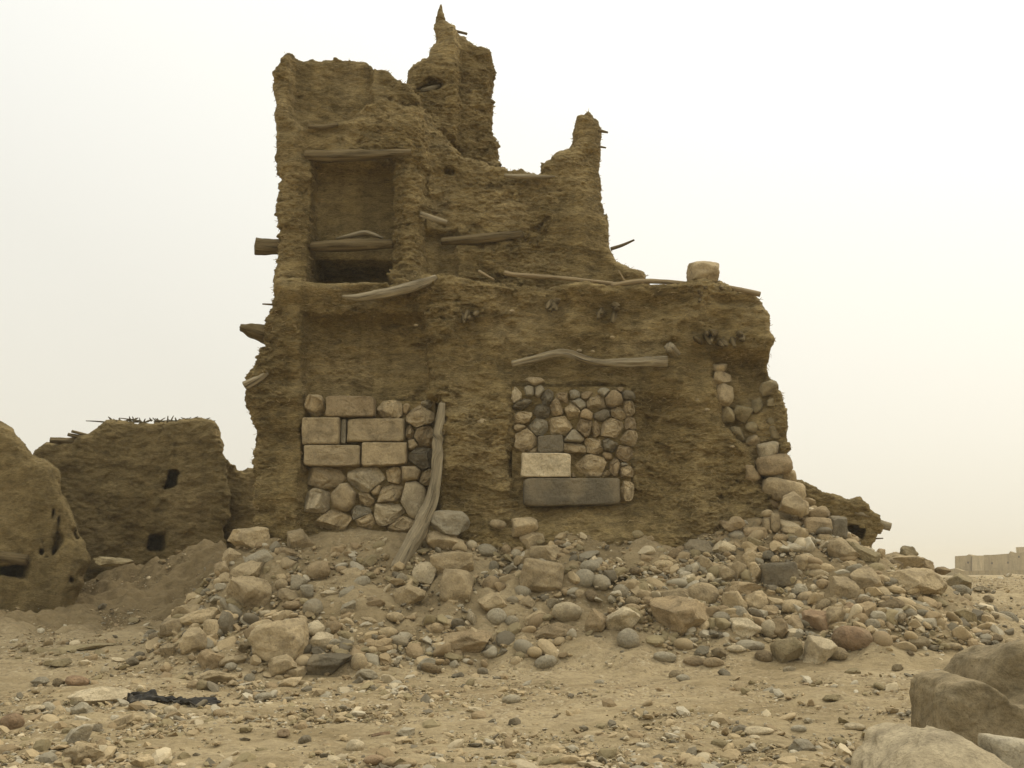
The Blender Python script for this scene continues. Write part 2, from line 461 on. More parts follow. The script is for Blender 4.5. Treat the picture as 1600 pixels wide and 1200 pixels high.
YL += 0.12 * BK(PX, PY, 482, 668, 624, 830, 5)
YL += 0.10 * BK(PX, PY, 798, 990, 598, 788, 6)
YL += 0.13 * BK(PX, PY, 1000, 1062, 615, 800, 22)
YL -= 0.10 * BK(PX, PY, 672, 792, 470, 805, 14)
YL += 0.42 * BK(PX, PY, 660, 690, 622, 832, 4)
YL -= 0.10 * BK(PX, PY, 1075, 1230, 455, 550, 16)
ero = poly_sdf([(1112, 556), (1196, 556), (1212, 600), (1222, 680), (1238, 770), (1196, 770), (1160, 700), (1128, 660)], PX.astype(np.float32), PY.astype(np.float32))
YL += 0.36 * smooth(8, -16, ero)
for cx, cy, rx, ry, a in ((745, 500, 60, 22, 0.09), (985, 490, 45, 18, 0.09), (870, 475, 24, 20, 0.08), (1120, 520, 34, 30, 0.10), (560, 455, 60, 14, 0.12),
                          (590, 540, 70, 40, 0.05), (900, 525, 80, 24, -0.05), (735, 560, 40, 40, 0.06), (1050, 570, 30, 50, -0.05), (520, 590, 60, 25, 0.06), (700, 640, 30, 60, -0.05),
                          (735, 740, 50, 60, -0.06), (440, 590, 30, 12, 0.10), (430, 700, 40, 60, 0.03), (1140, 470, 36, 8, 0.10)):
    YL += 1.6 * a * np.exp(-(((PX - cx) / rx) ** 2 + ((PY - cy) / ry) ** 2))
YL -= 0.12 * np.exp(-((PY - 452) / 16) ** 2)
YL -= 0.22 * smooth(785, 850, PY) * smooth(520, 700, PX) * smooth(1120, 900, PX) + 0.08 * smooth(770, 850, PY)
YL += 0.12 * big1 + 0.07 * big2
def rounding(Yf, d2, r):
    s = np.clip(-d2, 0, r)
    return Yf + r - np.sqrt(np.maximum(r * r - (r - s) ** 2, 0))
YL = rounding(YL, d2L, 0.20)
YU = 13.80 + 0.32 * smooth(650, 668, PX) + 0.10 * smooth(900, 960, PX)
YU += 0.09 * smooth(455, 485, PX) * smooth(640, 600, PX) * smooth(180, 205, PY)
pan = poly_sdf([(448, 60), (575, 60), (578, 138), (548, 178), (470, 186), (450, 170)], PX.astype(np.float32), PY.astype(np.float32))
YU += 0.30 * smooth(4, -9, pan)
dia = (PX - 577) * 0.50 - (PY - 95)                                  # the wall thins towards its broken sloping top
YU += 0.22 * smooth(-62, -10, dia) * smooth(560, 590, PX) * smooth(800, 700, PX)
YU -= 0.05 * np.exp(-((PY - 212) / 12) ** 2) * smooth(440, 470, PX) * smooth(680, 620, PX)
YU += 0.17 * np.clip(((PX - 633) / 24) ** 2, 0, 1) * BK(PX, PY, 606, 662, 245, 440, 3)
YU += 0.17 * BK(PX, PY, 659, 706, 342, 432, 4)
YU -= 0.07 * np.exp(-((PY - 372 + (PX - 750) * 0.06) / 9) ** 2) * smooth(685, 700, PX) * smooth(825, 810, PX)
YU += 0.09 * big1 + 0.045 * big2
YU = rounding(YU, d2U, 0.13)
nic = BK(PX, PY, 484, 608, 246, 450, 1.6)
YB = 15.0 - 0.30 * smooth(714, 704, PX) * smooth(178, 150, PY) + 0.04 * big2
YB = rounding(YB, d2B, 0.09)
Yg = ys[None, :, None]
def ext(d2, Yf, back):
    return np.maximum(np.maximum(d2[:, None, :], Yf[:, None, :] - Yg), Yg - back)
D = ext(d2L, YL, 17.1)
D = np.minimum(D, ext(d2U, YU, 14.85))
D = np.minimum(D, ext(d2B, YB, 15.55))
# side walls running back from the front, and an added light-blocking mass
def slab(ax0, ax1, ay0, ay1, az1):
    return np.maximum(np.maximum(np.maximum(ax0 - xs, xs - ax1)[:, None, None], np.maximum(ay0 - ys, ys - ay1)[None, :, None]), (zs - az1)[None, None, :])
D = np.minimum(D, slab(-3.40, -2.9, 14.0, 16.9, 7.6))
D = np.minimum(D, slab(1.0, 1.45, 14.3, 16.5, 6.9))
D = np.minimum(D, slab(-3.2, -0.7, 14.5, 15.5, 7.4))  # unseen mass added behind the niche to keep light out of its slot
# the doorway niche upstairs
c0 = at(484, 243, 13.7); c1_ = at(608, 446, 13.7)
nb = np.maximum(np.maximum(c0[0] - XX, XX - c1_[0]), np.maximum(c1_[2] - ZZ, ZZ - c0[2]))
D = np.maximum(D, -np.maximum(nb[:, None, :], np.maximum(13.2 - Yg, Yg - 14.36)))
low_ = at(545, 392, 13.9)[2]
nb2 = np.maximum(nb, ZZ - low_)
D = np.maximum(D, -np.maximum(nb2[:, None, :], np.maximum(13.2 - Yg, Yg - 15.25)))  # slot under the shelf cut deeper so that it falls dark
D = D.astype(np.float32)
bi = np.nonzero(np.abs(D) < 0.13)
bx, by, bz = xs[bi[0]], ys[bi[1]], zs[bi[2]]
inn = smooth(0.05, -0.05, np.maximum(np.abs(bx - (c0[0] + c1_[0]) / 2) - (c1_[0] - c0[0]) / 2, np.abs(bz - (c0[2] + c1_[2]) / 2) - (c0[2] - c1_[2]) / 2)) * smooth(13.95, 14.05, by)
warp = 0.10 * fbm(bx * 1.1, by * 1.1, bz * 0.7 + 3, 3)
det = 0.028 * fbm(bx * 3.0, by * 3.0, (bz + warp) * 6.0, 3, 0.6) + 0.020 * noise(bx * 2.3, by * 2.3, (bz + warp) * 13.0) \
      + 0.019 * noise(bx * 7 + 9, by * 7, (bz + warp) * 21.0) + 0.013 * noise(bx * 17, by * 17 + 3, bz * 29)
cav = np.clip(fbm(bx * 3.6 + 5, by * 3.6, bz * 5.5 + 2, 4, 0.6) - 0.35, 0, 1)
patch = 0.50 + 0.85 * smooth(-0.35, 0.40, fbm(bx * 0.75 + 2, by * 0.75, bz * 0.9 + 5, 3))
det = (det * 0.85 + 0.12 * cav) * patch
D[bi] += det * (1 - 0.75 * inn)
# putlog hole and other small holes
for px, py, r, Y, dp in ((700, 253, 8.5, 13.9, 0.5), (812, 280, 10, 13.95, 0.25), (678, 144, 14, 15.0, 0.35), (664, 150, 10, 15.0, 0.35)):
    p = at(px, py, Y)
    cyl = np.sqrt(((XX - p[0]) * 0.8) ** 2 + ((ZZ - p[2]) * 1.25) ** 2) - r * Y / F
    D = np.maximum(D, -np.maximum(cyl[:, None, :], np.maximum(13.2 - Yg, Yg - (Y + dp))))
D = D.astype(np.float32)
V, Qf = surface_nets(D, x0, y0, z0, H)
del D
hb = height(V[:, 0], V[:, 1])
keep = (V[Qf].reshape(-1, 4, 3)[:, :, 2] > hb[Qf] - 0.35).any(1)
Qf = Qf[keep]
used = np.zeros(len(V), bool); used[Qf.ravel()] = True
remap = np.cumsum(used) - 1
V, Qf = V[used], remap[Qf]
def subdivide(V, Q):
    E = np.sort(np.stack([Q, np.roll(Q, -1, 1)], -1).reshape(-1, 2), 1).astype(np.int64)
    u, inv = np.unique(E[:, 0] * (len(V) + 1) + E[:, 1], return_inverse=True)
    mid = (V[u // (len(V) + 1)] + V[u % (len(V) + 1)]) / 2
    e = inv.reshape(-1, 4) + len(V); c = np.arange(len(Q)) + len(V) + len(u)
    W = np.concatenate([V, mid, V[Q].mean(1)])
    q = [np.stack([Q[:, k], e[:, k], c, e[:, k - 1]], 1) for k in range(4)]
    return W, np.concatenate(q)
def vnormals(V, Q):
    n = np.cross(V[Q[:, 2]] - V[Q[:, 0]], V[Q[:, 3]] - V[Q[:, 1]]); o = np.zeros_like(V)
    for k in range(4):
        for a in range(3): o[:, a] += np.bincount(Q[:, k], n[:, a], len(V))
    return o / np.maximum(np.linalg.norm(o, axis=1, keepdims=True), 1e-12)
V, Qf = subdivide(V, Qf)
N_ = vnormals(V, Qf)
x_, y_, z_ = V.T
wz = z_ + 0.05 * noise(x_ * 3, y_ * 3, z_ * 3)
inn = ((y_ > 14.0) & (y_ < 15.4) & (x_ > c0[0] - .05) & (x_ < c1_[0] + .05) & (z_ < c0[2]) & (z_ > c1_[2]))
amp = np.where(inn, 0.25, 0.85) * (0.5 + 0.9 * smooth(-0.35, 0.40, fbm(x_ * 0.75 + 2, y_ * 0.75, z_ * 0.9 + 5, 3)))
V = V + N_ * (amp * (0.013 * noise(x_ * 9, y_ * 9, wz * 30) + 0.016 * noise(x_ * 21 + 5, y_ * 21, wz * 44) + 0.013 * noise(x_ * 40, y_ * 40, wz * 58)
              - 0.03 * np.clip(noise(x_ * 13, y_ * 13 + 7, wz * 26) - 0.45, 0, 1)))[:, None]
V, fpos = centred(None, V)
tower = link('ruined_tower', mesh_np('ruined_tower', V, Qf, M['mud']))
tower.location = fpos
tag(tower, 'tall ruined mud tower with broken top, upper doorway niche and two stone-blocked openings', 'tower')
TO = Vector(fpos)
TV, TQ = V + fpos, Qf

def part(name, V, Fc, mat, parent=None, smooth_=True, attrs=None, origin=None):
    parent = parent or tower
    V = np.asarray(V, float)
    c = V.mean(0)
    o = link(name, mesh_np(name, V - c, Fc, mat, smooth_, attrs))
    o.parent = parent
    base = TO
    p = parent
    off = Vector((0, 0, 0))
    while p:
        off += p.location; p = p.parent
    o.location = Vector(c) - off
    return o

# ------------------------------------------------------------------ stones
def ico(sub):
    bm = bmesh.new(); bmesh.ops.create_icosphere(bm, subdivisions=sub, radius=1.0)
    v = np.array([p.co[:] for p in bm.verts]); f = np.array([[p.index for p in q.verts] for q in bm.faces]); bm.free()
    return v / np.linalg.norm(v, axis=1, keepdims=True), f
ICO = {k: ico(k) for k in (1, 2, 3, 4, 5)}
def rotm(r):
    q = r.normal(size=4); q /= np.linalg.norm(q); a, b, c, d = q
    return np.array([[a*a+b*b-c*c-d*d, 2*(b*c-a*d), 2*(b*d+a*c)], [2*(b*c+a*d), a*a-b*b+c*c-d*d, 2*(c*d-a*b)], [2*(b*d-a*c), 2*(c*d+a*b), a*a-b*b-c*c+d*d]])
def rock_unit(kind, seed, sub=3):
    r = np.random.default_rng(seed)
    d, f = ICO[sub]
    s = r.random(3) * 50
    if kind == 'cob':
        rad = 1 + 0.16 * noise(d[:, 0] * 0.9 + s[0], d[:, 1] * 0.9 + s[1], d[:, 2] * 0.9 + s[2]) + 0.03 * fbm(d[:, 0] * 3 + s[1], d[:, 1] * 3 + s[2], d[:, 2] * 3 + s[0], 3)
    elif kind == 'blk':
        p = 7.0
        rad = (np.abs(d[:, 0]) ** p + np.abs(d[:, 1]) ** p + np.abs(d[:, 2]) ** p) ** (-1 / p)
        for i in range(4):
            n = r.normal(size=3); n /= np.linalg.norm(n)
            c = d @ n
            rad = np.where(c > 0.05, np.minimum(rad, r.uniform(1.05, 1.35) / np.maximum(c, 0.05)), rad)
        rad = rad * (1 + 0.05 * fbm(d[:, 0] * 2 + s[0], d[:, 1] * 2 + s[1], d[:, 2] * 2 + s[2], 4, 0.6))
    else:
        rad = 1 + 0.18 * noise(d[:, 0] * 1.1 + s[0], d[:, 1] * 1.1 + s[1], d[:, 2] * 1.1 + s[2])
    v = d * rad[:, None]
    if kind == 'ang':              # knock flat faces off the lump
        for i in range(15):
            n = r.normal(size=3); n /= np.linalg.norm(n)
            v = v - n * np.maximum(v @ n - r.uniform(0.50, 0.80), 0)[:, None]
        q = v * 2.4
        v = v * (1 + 0.07 * fbm(q[:, 0] + s[1], q[:, 1] + s[2], q[:, 2] + s[0], 5, 0.6) - 0.09 * np.clip(fbm(q[:, 0] * 1.5 + s[2], q[:, 1] * 1.5 + s[0], q[:, 2] * 1.5, 3) - 0.25, 0, 1))[:, None]
    elif kind == 'blk':
        for i in range(9):
            n = r.normal(size=3); n /= np.linalg.norm(n)
            v = v - n * np.maximum(v @ n - r.uniform(0.95, 1.2), 0)[:, None]
        q = v * 3
        v = v * (1 + 0.03 * fbm(q[:, 0] + s[1], q[:, 1] + s[2], q[:, 2] + s[0], 4, 0.65))[:, None]
    elif kind == 'cob':
        q = v * 5
        v = v * (1 + 0.018 * fbm(q[:, 0] + s[1], q[:, 1] + s[2], q[:, 2] + s[0], 4, 0.65))[:, None]
    lo, hi = v.min(0), v.max(0)
    return (v - (lo + hi) / 2) / ((hi - lo) / 2), f

# --- blocked openings: fitted stones, each a sub-part of its infill
def fitted(parent, lst, Y, seed, names):
    r = np.random.default_rng(seed)
    P = [(at(px, py, Y), w_ * Y / F / 2 * 1.13, h_ * Y / F / 2 * 1.14, math.radians(-ro), ki, co) for px, py, w_, h_, ro, ki, co in lst]
    def se(a, b, n, th): return (np.abs(np.cos(th) / a) ** n + np.abs(np.sin(th) / b) ** n) ** (-1 / n)
    EX = {'cob': 2.2, 'ang': 2.9, 'blk': 10.0}
    d, f = ICO[5]
    th = np.arctan2(d[:, 2], d[:, 0]); rad = np.hypot(d[:, 0], d[:, 2])
    for i, (c, a, b, ro, ki, co) in enumerate(P):
        n = EX[ki]
        if ki == 'blk': a, b = a / 1.12, b / 1.12
        R = se(a, b, n, th - ro)
        if ki == 'ang':
            for _ in range(7):
                ph = r.uniform(0, 2 * math.pi); q = se(a, b, n, ph - ro) * r.uniform(0.86, 1.0)
                cc = np.cos(th - ph); R = np.where(cc > 0.1, np.minimum(R, q / np.maximum(cc, 0.1)), R)
        R = R * (1 + (0.06 if ki != 'blk' else 0.035) * noise(np.cos(th) * 2.0 + i * 3.1, np.sin(th) * 2.0, 0 * th + i))
        for j, (c2, a2, b2, ro2, ki2, _) in enumerate(P):
            if j == i: continue
            dx, dz = c2[0] - c[0], c2[2] - c[2]
            L = math.hypot(dx, dz)
            if L > 1.2: continue
            ph = math.atan2(dz, dx)
            if ki == 'blk' or ki2 == 'blk':        # flat joints along squared blocks
                ph = (0 if dx > 0 else math.pi) if abs(dx) - (a + a2) > abs(dz) - (b + b2) else (math.pi / 2 if dz > 0 else -math.pi / 2)
                hor = abs(math.cos(ph)) > 0.5
                L = abs(dx) if hor else abs(dz)
                own, oth = (a, a2) if hor else (b, b2)
                if ki2 == 'blk': oth = oth / 1.12
                if ki == 'blk' and ki2 != 'blk': continue
                lim = (L - oth - 0.004) if ki != 'blk' else L * own / (own + oth) - 0.004
                cc = np.cos(th - ph)
                R = np.where(cc > 0.02, np.minimum(R, max(lim, 0.012) / np.maximum(cc, 0.02)), R)
                continue
            s1 = float(se(a, b, n, ph - ro)); s2 = float(se(a2, b2, EX[ki2], ph + math.pi - ro2))
            lim = L * s1 / (s1 + s2) - 0.004
            cc = np.cos(th - ph)
            R = np.where(cc > 0.02, np.minimum(R, lim / np.maximum(cc, 0.02)), R)
        g = rad ** (0.42 if ki != 'blk' else 0.22)
        dep = min(0.17, 0.55 * min(a, b) + 0.05)
        yy = np.sign(d[:, 1]) * np.abs(d[:, 1]) ** 0.8 * dep
        if ki == 'blk':
            yy = np.clip(d[:, 1] * 1.55, -1, 1) * dep; g = np.minimum(1, rad / 0.80) * (1 - 0.035 * np.clip(np.abs(d[:, 1]) * 1.55, 0, 1) ** 4)
        nz = fbm(d[:, 0] * 2.2 + i * 7.7, d[:, 1] * 2.2, d[:, 2] * 2.2 + i, 4, 0.6) * (0.022 if ki == 'ang' else 0.010)
        tilt = r.normal(0, 0.10, 2) if ki != 'blk' else r.normal(0, 0.03, 2)
        X = np.cos(th) * R * g; Zz = np.sin(th) * R * g
        if ki == 'ang':
            u = np.stack([X / a, yy / dep, Zz / b], 1)
            for _ in range(7):
                nn = r.normal(size=3); nn[1] = -abs(nn[1]) - 0.3; nn /= np.linalg.norm(nn)
                u = u - nn * np.maximum(u @ nn - r.uniform(0.52, 0.80), 0)[:, None]
            X, yy, Zz = u[:, 0] * a, u[:, 1] * dep, u[:, 2] * b
        yy = yy + tilt[0] * X + tilt[1] * Zz + r.normal(0, 0.015)
        v = np.stack([c[0] + X * (1 + nz), Y + yy + nz, c[2] + Zz * (1 + nz)], 1)
        nm = names.get(i, 'ashlar_block' if ki == 'blk' else 'infill_stone')
        part(nm, v, f, M[co], parent)
def zc(lst, ox, oy, s):
    return [(ox + q[0] / s, oy + q[1] / s, q[2] / s, q[3] / s, q[4], q[5], q[6]) for q in lst]
def backing(x0, x1, yy0, yy1, Y, seed):
    n = 60
    px, py = np.meshgrid(np.linspace(x0, x1, n), np.linspace(yy0, yy1, n), indexing='ij')
    P = at(px, py, Y)
    P[..., 1] += 0.03 * fbm(P[..., 0] * 6, P[..., 2] * 6, 0 * P[..., 0] + seed, 4, 0.6)
    B = P.copy(); B[..., 1] = Y + 0.22
    i1 = np.arange(n * n).reshape(n, n)
    q1 = np.stack([i1[:-1, :-1], i1[1:, :-1], i1[1:, 1:], i1[:-1, 1:]], -1).reshape(-1, 4)[:, ::-1]
    return P.reshape(-1, 3), q1
LEFT = zc([(190, 205, 118, 120, 0, 'ang', 'tan'), (402, 215, 285, 128, 0, 'blk', 'brown'), (628, 225, 142, 98, 0, 'ang', 'tan'), (722, 218, 42, 52, 0, 'cob', 'brown'),
           (795, 258, 165, 130, 0, 'ang', 'tan'), (838, 188, 62, 42, 0, 'ang', 'white'), (235, 350, 218, 172, -2, 'blk', 'tan'), (362, 345, 30, 150, 0, 'blk', 'grey'),
           (548, 348, 335, 145, -2, 'blk', 'tan'), (742, 352, 48, 84, 0, 'ang', 'brown'), (825, 378, 108, 118, 0, 'ang', 'brown'), (300, 490, 330, 125, 0, 'blk', 'tan'),
           (597, 478, 260, 140, -3, 'blk', 'tan'), (752, 422, 64, 58, 0, 'cob', 'tan'), (812, 500, 134, 124, 0, 'ang', 'dark'), (250, 618, 262, 122, 3, 'ang', 'tan'),
           (495, 625, 240, 148, 8, 'ang', 'brown'), (652, 592, 92, 112, 20, 'ang', 'brown'), (742, 583, 112, 108, 0, 'cob', 'brown'), (838, 612, 72, 88, 0, 'ang', 'brown'),
           (205, 755, 145, 148, 0, 'ang', 'brown'), (365, 730, 132, 148, 0, 'cob', 'brown'), (480, 740, 98, 72, 18, 'ang', 'brown'), (620, 705, 158, 108, -20, 'ang', 'brown'),
           (758, 738, 134, 218, 0, 'cob', 'brown'), (300, 865, 250, 118, -4, 'ang', 'tan'), (458, 815, 122, 78, -6, 'ang', 'grey'), (480, 868, 104, 88, -30, 'ang', 'brown'),
           (625, 815, 168, 128, -10, 'ang', 'brown'), (550, 688, 64, 48, -20, 'cob', 'brown'), (690, 890, 160, 92, -15, 'ang', 'brown'), (400, 948, 330, 66, -4, 'ang', 'tan')], 440, 580, 3.693)
LEFT = [q[:6] + (('tan' if k % 4 else 'pale') if k >= 15 and q[6] == 'brown' else q[6],) for k, q in enumerate(LEFT)]
RIGHT = zc([(335, 163, 132, 52, 4, 'cob', 'tan'), (210, 255, 132, 108, -12, 'ang', 'pale'), (297, 228, 72, 68, 0, 'cob', 'grey'), (363, 228, 68, 75, 20, 'cob', 'grey'),
            (245, 320, 222, 66, -20, 'ang', 'dark'), (418, 275, 88, 114, 25, 'ang', 'dark'), (530, 268, 112, 72, 15, 'ang', 'brown'), (612, 252, 72, 62, 20, 'cob', 'grey'),
            (697, 257, 88, 52, -15, 'cob', 'brown'), (815, 235, 78, 58, 0, 'cob', 'grey'), (928, 220, 46, 36, 0, 'cob', 'brown'), (985, 262, 92, 68, 18, 'cob', 'dark'),
            (880, 285, 128, 108, 0, 'cob', 'brown'), (640, 318, 108, 66, 18, 'cob', 'grey'), (763, 310, 138, 120, 0, 'ang', 'tan'), (490, 340, 98, 118, 0, 'ang', 'brown'),
            (385, 372, 128, 98, 4, 'ang', 'dark'), (235, 412, 178, 88, -8, 'ang', 'tan'), (598, 360, 104, 88, 18, 'ang', 'tan'), (695, 395, 88, 78, 25, 'cob', 'brown'),
            (805, 397, 114, 78, 0, 'cob', 'dark'), (920, 385, 114, 82, 14, 'ang', 'tan'), (985, 345, 98, 104, 20, 'ang', 'tan'), (1000, 455, 84, 98, -15, 'ang', 'brown'),
            (228, 482, 78, 46, 0, 'cob', 'tan'), (360, 480, 134, 122, 15, 'ang', 'grey'), (515, 472, 168, 132, -8, 'ang', 'tan'), (675, 478, 108, 130, 20, 'ang', 'brown'),
            (757, 500, 62, 118, 0, 'ang', 'brown'), (868, 492, 162, 148, 0, 'ang', 'tan'), (990, 552, 112, 122, 15, 'ang', 'tan'), (275, 570, 144, 168, 10, 'ang', 'tan'),
            (442, 600, 178, 122, -3, 'blk', 'dark'), (610, 545, 144, 86, -10, 'cob', 'grey'), (755, 610, 144, 118, 25, 'ang', 'tan'), (608, 640, 168, 128, 5, 'ang', 'tan'),
            (850, 595, 112, 104, 15, 'ang', 'dark'), (962, 658, 118, 124, 15, 'ang', 'brown'), (413, 750, 345, 180, 2, 'blk', 'pale'), (715, 752, 244, 156, -14, 'ang', 'tan'),
            (838, 675, 74, 52, 15, 'cob', 'brown'), (893, 755, 78, 134, 15, 'ang', 'brown'), (970, 785, 92, 104, -10, 'ang', 'tan'), (953, 740, 52, 34, 0, 'cob', 'grey'),
            (832, 803, 58, 42, -15, 'ang', 'tan'), (605, 820, 32, 48, 0, 'cob', 'brown'), (590, 925, 660, 196, -1, 'blk', 'dark'), (970, 920, 94, 134, 12, 'ang', 'tan'),
            (330, 640, 64, 32, 0, 'cob', 'tan'), (430, 650, 40, 22, 0, 'cob', 'tan')], 760, 560, 4.443)
v, f = backing(486, 680, 626, 836, 13.78, 1)
o = part('doorway_infill', v, f, M['mud']); o['label'] = 'doorway blocked with squared ashlar and rubble stones'
fitted(o, LEFT, 13.72, 5, {})
v, f = backing(800, 986, 604, 784, 13.55, 2)
o = part('window_infill', v, f, M['mud']); o['label'] = 'window blocked with cobbles above a long dark slab'
fitted(o, RIGHT, 13.52, 6, {46: 'sill_slab'})
# exposed corner stones at the right-hand edge
def stone_at(px, py, w_, h_, rot, kind, mat, Y, seed, dep=None, sub=3):
    v, f = rock_unit(kind, seed, sub)
    s = Y / F / 0.99
    a, b = w_ * s / 2, h_ * s / 2
    v = v * np.array([a, (dep or (0.45 * (a + b))), b])
    c, q = math.cos(math.radians(-rot)), math.sin(math.radians(-rot))
    v = np.stack([v[:, 0] * c - v[:, 2] * q, v[:, 1], v[:, 0] * q + v[:, 2] * c], 1)
    return v + at(px, py, Y), f
QU = zc([(235, 100, 84, 44, 0, 'ang', 'tan'), (245, 148, 94, 60, -6, 'ang', 'tan'), (258, 220, 96, 108, 0, 'ang', 'tan'), (222, 186, 34, 30, 0, 'cob', 'brown'), (275, 308, 62, 70, 0, 'ang', 'tan'),
         (345, 305, 90, 76, 20, 'ang', 'tan'), (385, 365, 60, 52, 10, 'cob', 'tan'), (395, 422, 80, 54, 0, 'ang', 'tan'), (460, 468, 92, 74, -10, 'blk', 'pale'), (482, 535, 156, 88, -8, 'blk', 'brown'),
         (490, 582, 84, 58, -15, 'ang', 'grey'), (548, 590, 70, 72, 0, 'ang', 'tan'), (522, 650, 186, 98, 12, 'blk', 'tan'), (475, 700, 76, 58, 10, 'ang', 'brown'), (405, 268, 50, 74, 20, 'ang', 'brown'),
         (462, 190, 88, 76, 0, 'ang', 'brown'), (485, 250, 70, 50, 0, 'ang', 'brown'), (480, 340, 64, 52, 0, 'ang', 'brown'), (500, 388, 84, 60, 0, 'ang', 'brown'), (510, 310, 60, 40, 15, 'ang', 'brown'), (320, 395, 70, 60, 10, 'ang', 'brown'), (380, 570, 90, 70, 20, 'ang', 'brown')], 1040, 540, 2.857)
for i, (px, py, w_, h_, ro, ki, co) in enumerate(QU):
    Y = 13.62 if px > 1185 and py < 690 else 13.62 - 0.10 * (py > 690) + 0.02 * (i % 3)
    if i < 8: Y = 13.66
    Y += 0.10; w_ *= 1.02; h_ *= 1.05; co = 'olive' if i in (3, 4, 5, 6, 14, 15, 16, 17, 18, 19, 20) else co; ki = 'ang' if ki == 'ang' else ki
    v, f = stone_at(px, py, w_, h_, ro, ki, M[co], Y, 400 + i)
    part('corner_stone', v, f, M[co])

# ------------------------------------------------------------------ timbers
def log(pts, rads, seed=0, rs=14, seg=0.04, gnarl=0.10, squash=1.0):
    P = np.array(pts, float); R = np.array(rads, float)
    L = np.concatenate([[0], np.cumsum(np.linalg.norm(np.diff(P, axis=0), axis=1))])
    n = max(6, int(L[-1] / seg)); t = np.linspace(0, L[-1], n)
    def sm(a):       # smoothed interpolation along the timber
        q = np.interp(t, L, a); k = 5
        for _ in range(2):
            q2 = np.convolve(np.pad(q, k // 2, 'edge'), np.ones(k) / k, 'valid'); q2[0], q2[-1] = q[0], q[-1]; q = q2
        return q
    C = np.stack([sm(P[:, i]) for i in range(3)], 1); r = sm(R)
    T = np.gradient(C, axis=0); T /= np.linalg.norm(T, axis=1, keepdims=True)
    up = np.array([0, 0, 1.0]) if abs(T[0, 2]) < 0.9 else np.array([0, 1.0, 0])
    A = np.cross(T, up); A /= np.linalg.norm(A, axis=1, keepdims=True); B = np.cross(A, T)
    th = np.linspace(0, 2 * math.pi, rs, endpoint=False)
    s = seed * 3.7
    TT, HH = np.meshgrid(t, th, indexing='ij')
    rr = r[:, None] * (1 + gnarl * fbm(TT * 4 + s, np.cos(HH) * 1.2 + s, np.sin(HH) * 1.2, 3) + gnarl * 1.3 * noise(TT * 1.3 + s, np.cos(HH) * 3.0, np.sin(HH) * 3.0 + s))
    rr = rr * (1 - 0.16 * np.clip(noise(TT * 0.9 + s, np.cos(HH) * 4.5, np.sin(HH) * 4.5 + s) - 0.15, 0, 1) * (rs > 12))
    V = C[:, None, :] + rr[..., None] * (np.cos(HH)[..., None] * A[:, None, :] + squash * np.sin(HH)[..., None] * B[:, None, :])
    gr = np.stack([TT, rr * np.cos(HH), rr * np.sin(HH)], -1)
    V = V.reshape(-1, 3); gr = gr.reshape(-1, 3)
    F4 = []
    for i in range(n - 1):
        for j in range(rs):
            k = (j + 1) % rs
            F4.append((i * rs + j, i * rs + k, (i + 1) * rs + k, (i + 1) * rs + j))
    c0i, c1i = len(V), len(V) + 1
    V = np.concatenate([V, C[:1] + T[:1] * r[0] * -0.15, C[-1:] + T[-1:] * r[-1] * 0.15]); gr = np.concatenate([gr, [[0, 0, 0]], [[t[-1], 0, 0]]])
    for j in range(rs):
        k = (j + 1) % rs
        F4.append((c0i, k, j, j)); F4.append((c1i, (n - 1) * rs + j, (n - 1) * rs + k, (n - 1) * rs + k))
    return V, F4, gr
def log_mesh(name, VF, mat):
    V, Fq, gr = VF
    bm = bpy.data.meshes.new(name)
    bm.from_pydata([tuple(p) for p in V], [], [tuple(dict.fromkeys(q)) for q in Fq])
    a = bm.attributes.new('grain', 'FLOAT_VECTOR', 'POINT'); a.data.foreach_set('vector', np.asarray(gr, np.float32).ravel())
    bm.polygons.foreach_set('use_smooth', np.ones(len(bm.polygons), bool))
    bm.materials.append(mat); bm.update()
    return bm
def timber(name, pix, mat, parent=None, seed=0, rs=20, gnarl=0.10, squash=1.0):
    """pix: list of (px, py, Y, half-thickness in photo pixels)"""
    if parent is tower and max(q[1] for q in pix) < 392 and max(q[2] for q in pix) < 14.2:
        back = 0.10 if pix[0][0] < 655 else 0.15          # the upper storey stands back behind the ledge
        pix = [(a, b, Y + back, r) for a, b, Y, r in pix]
    pts = [at(a, b, Y) for a, b, Y, r in pix]; rad = [r * Y / F for a, b, Y, r in pix]
    V, Fq, gr = log(pts, rad, seed, rs, 0.03, gnarl * 1.4, squash)
    c = V.mean(0); V = V - c
    o = link(name, log_mesh(name, (V, Fq, gr), M[mat]))
    off = Vector((0, 0, 0))
    if parent:
        o.parent = parent; p = parent
        while p: off += p.location; p = p.parent
    o.location = Vector(c) - off
    return o
T_ = tower
timber('lintel_beam', [(478, 243, 13.74, 8), (520, 244, 13.66, 10), (560, 243, 13.62, 10), (600, 241, 13.62, 8), (642, 237, 13.66, 5)], 'wood_dark', T_, 1)
timber('shelf_beam', [(484, 386, 13.92, 8), (520, 384, 13.9, 9.5), (560, 383, 13.9, 9.5), (614, 381, 13.92, 8)], 'wood_dark', T_, 2)
timber('shelf_board', [(525, 373, 14.0, 2), (545, 369, 14.02, 5), (572, 363, 14.02, 7), (598, 372, 14.0, 3)], 'wood', T_, 3, squash=0.7)
timber('window_lintel', [(800, 569, 13.49, 3.5), (835, 561, 13.46, 4.5), (868, 552, 13.45, 5), (888, 551, 13.45, 6), (910, 561, 13.44, 6.2), (940, 567, 13.44, 6), (985, 568, 13.44, 6.5), (1020, 566, 13.44, 7.5), (1042, 565, 13.45, 7.5)], 'wood', T_, 4, 24, 0.22)
timber('beam_end', [(442, 386, 14.0, 12), (415, 386, 13.95, 12.5), (399, 384, 13.9, 13)], 'wood_dark', T_, 5)
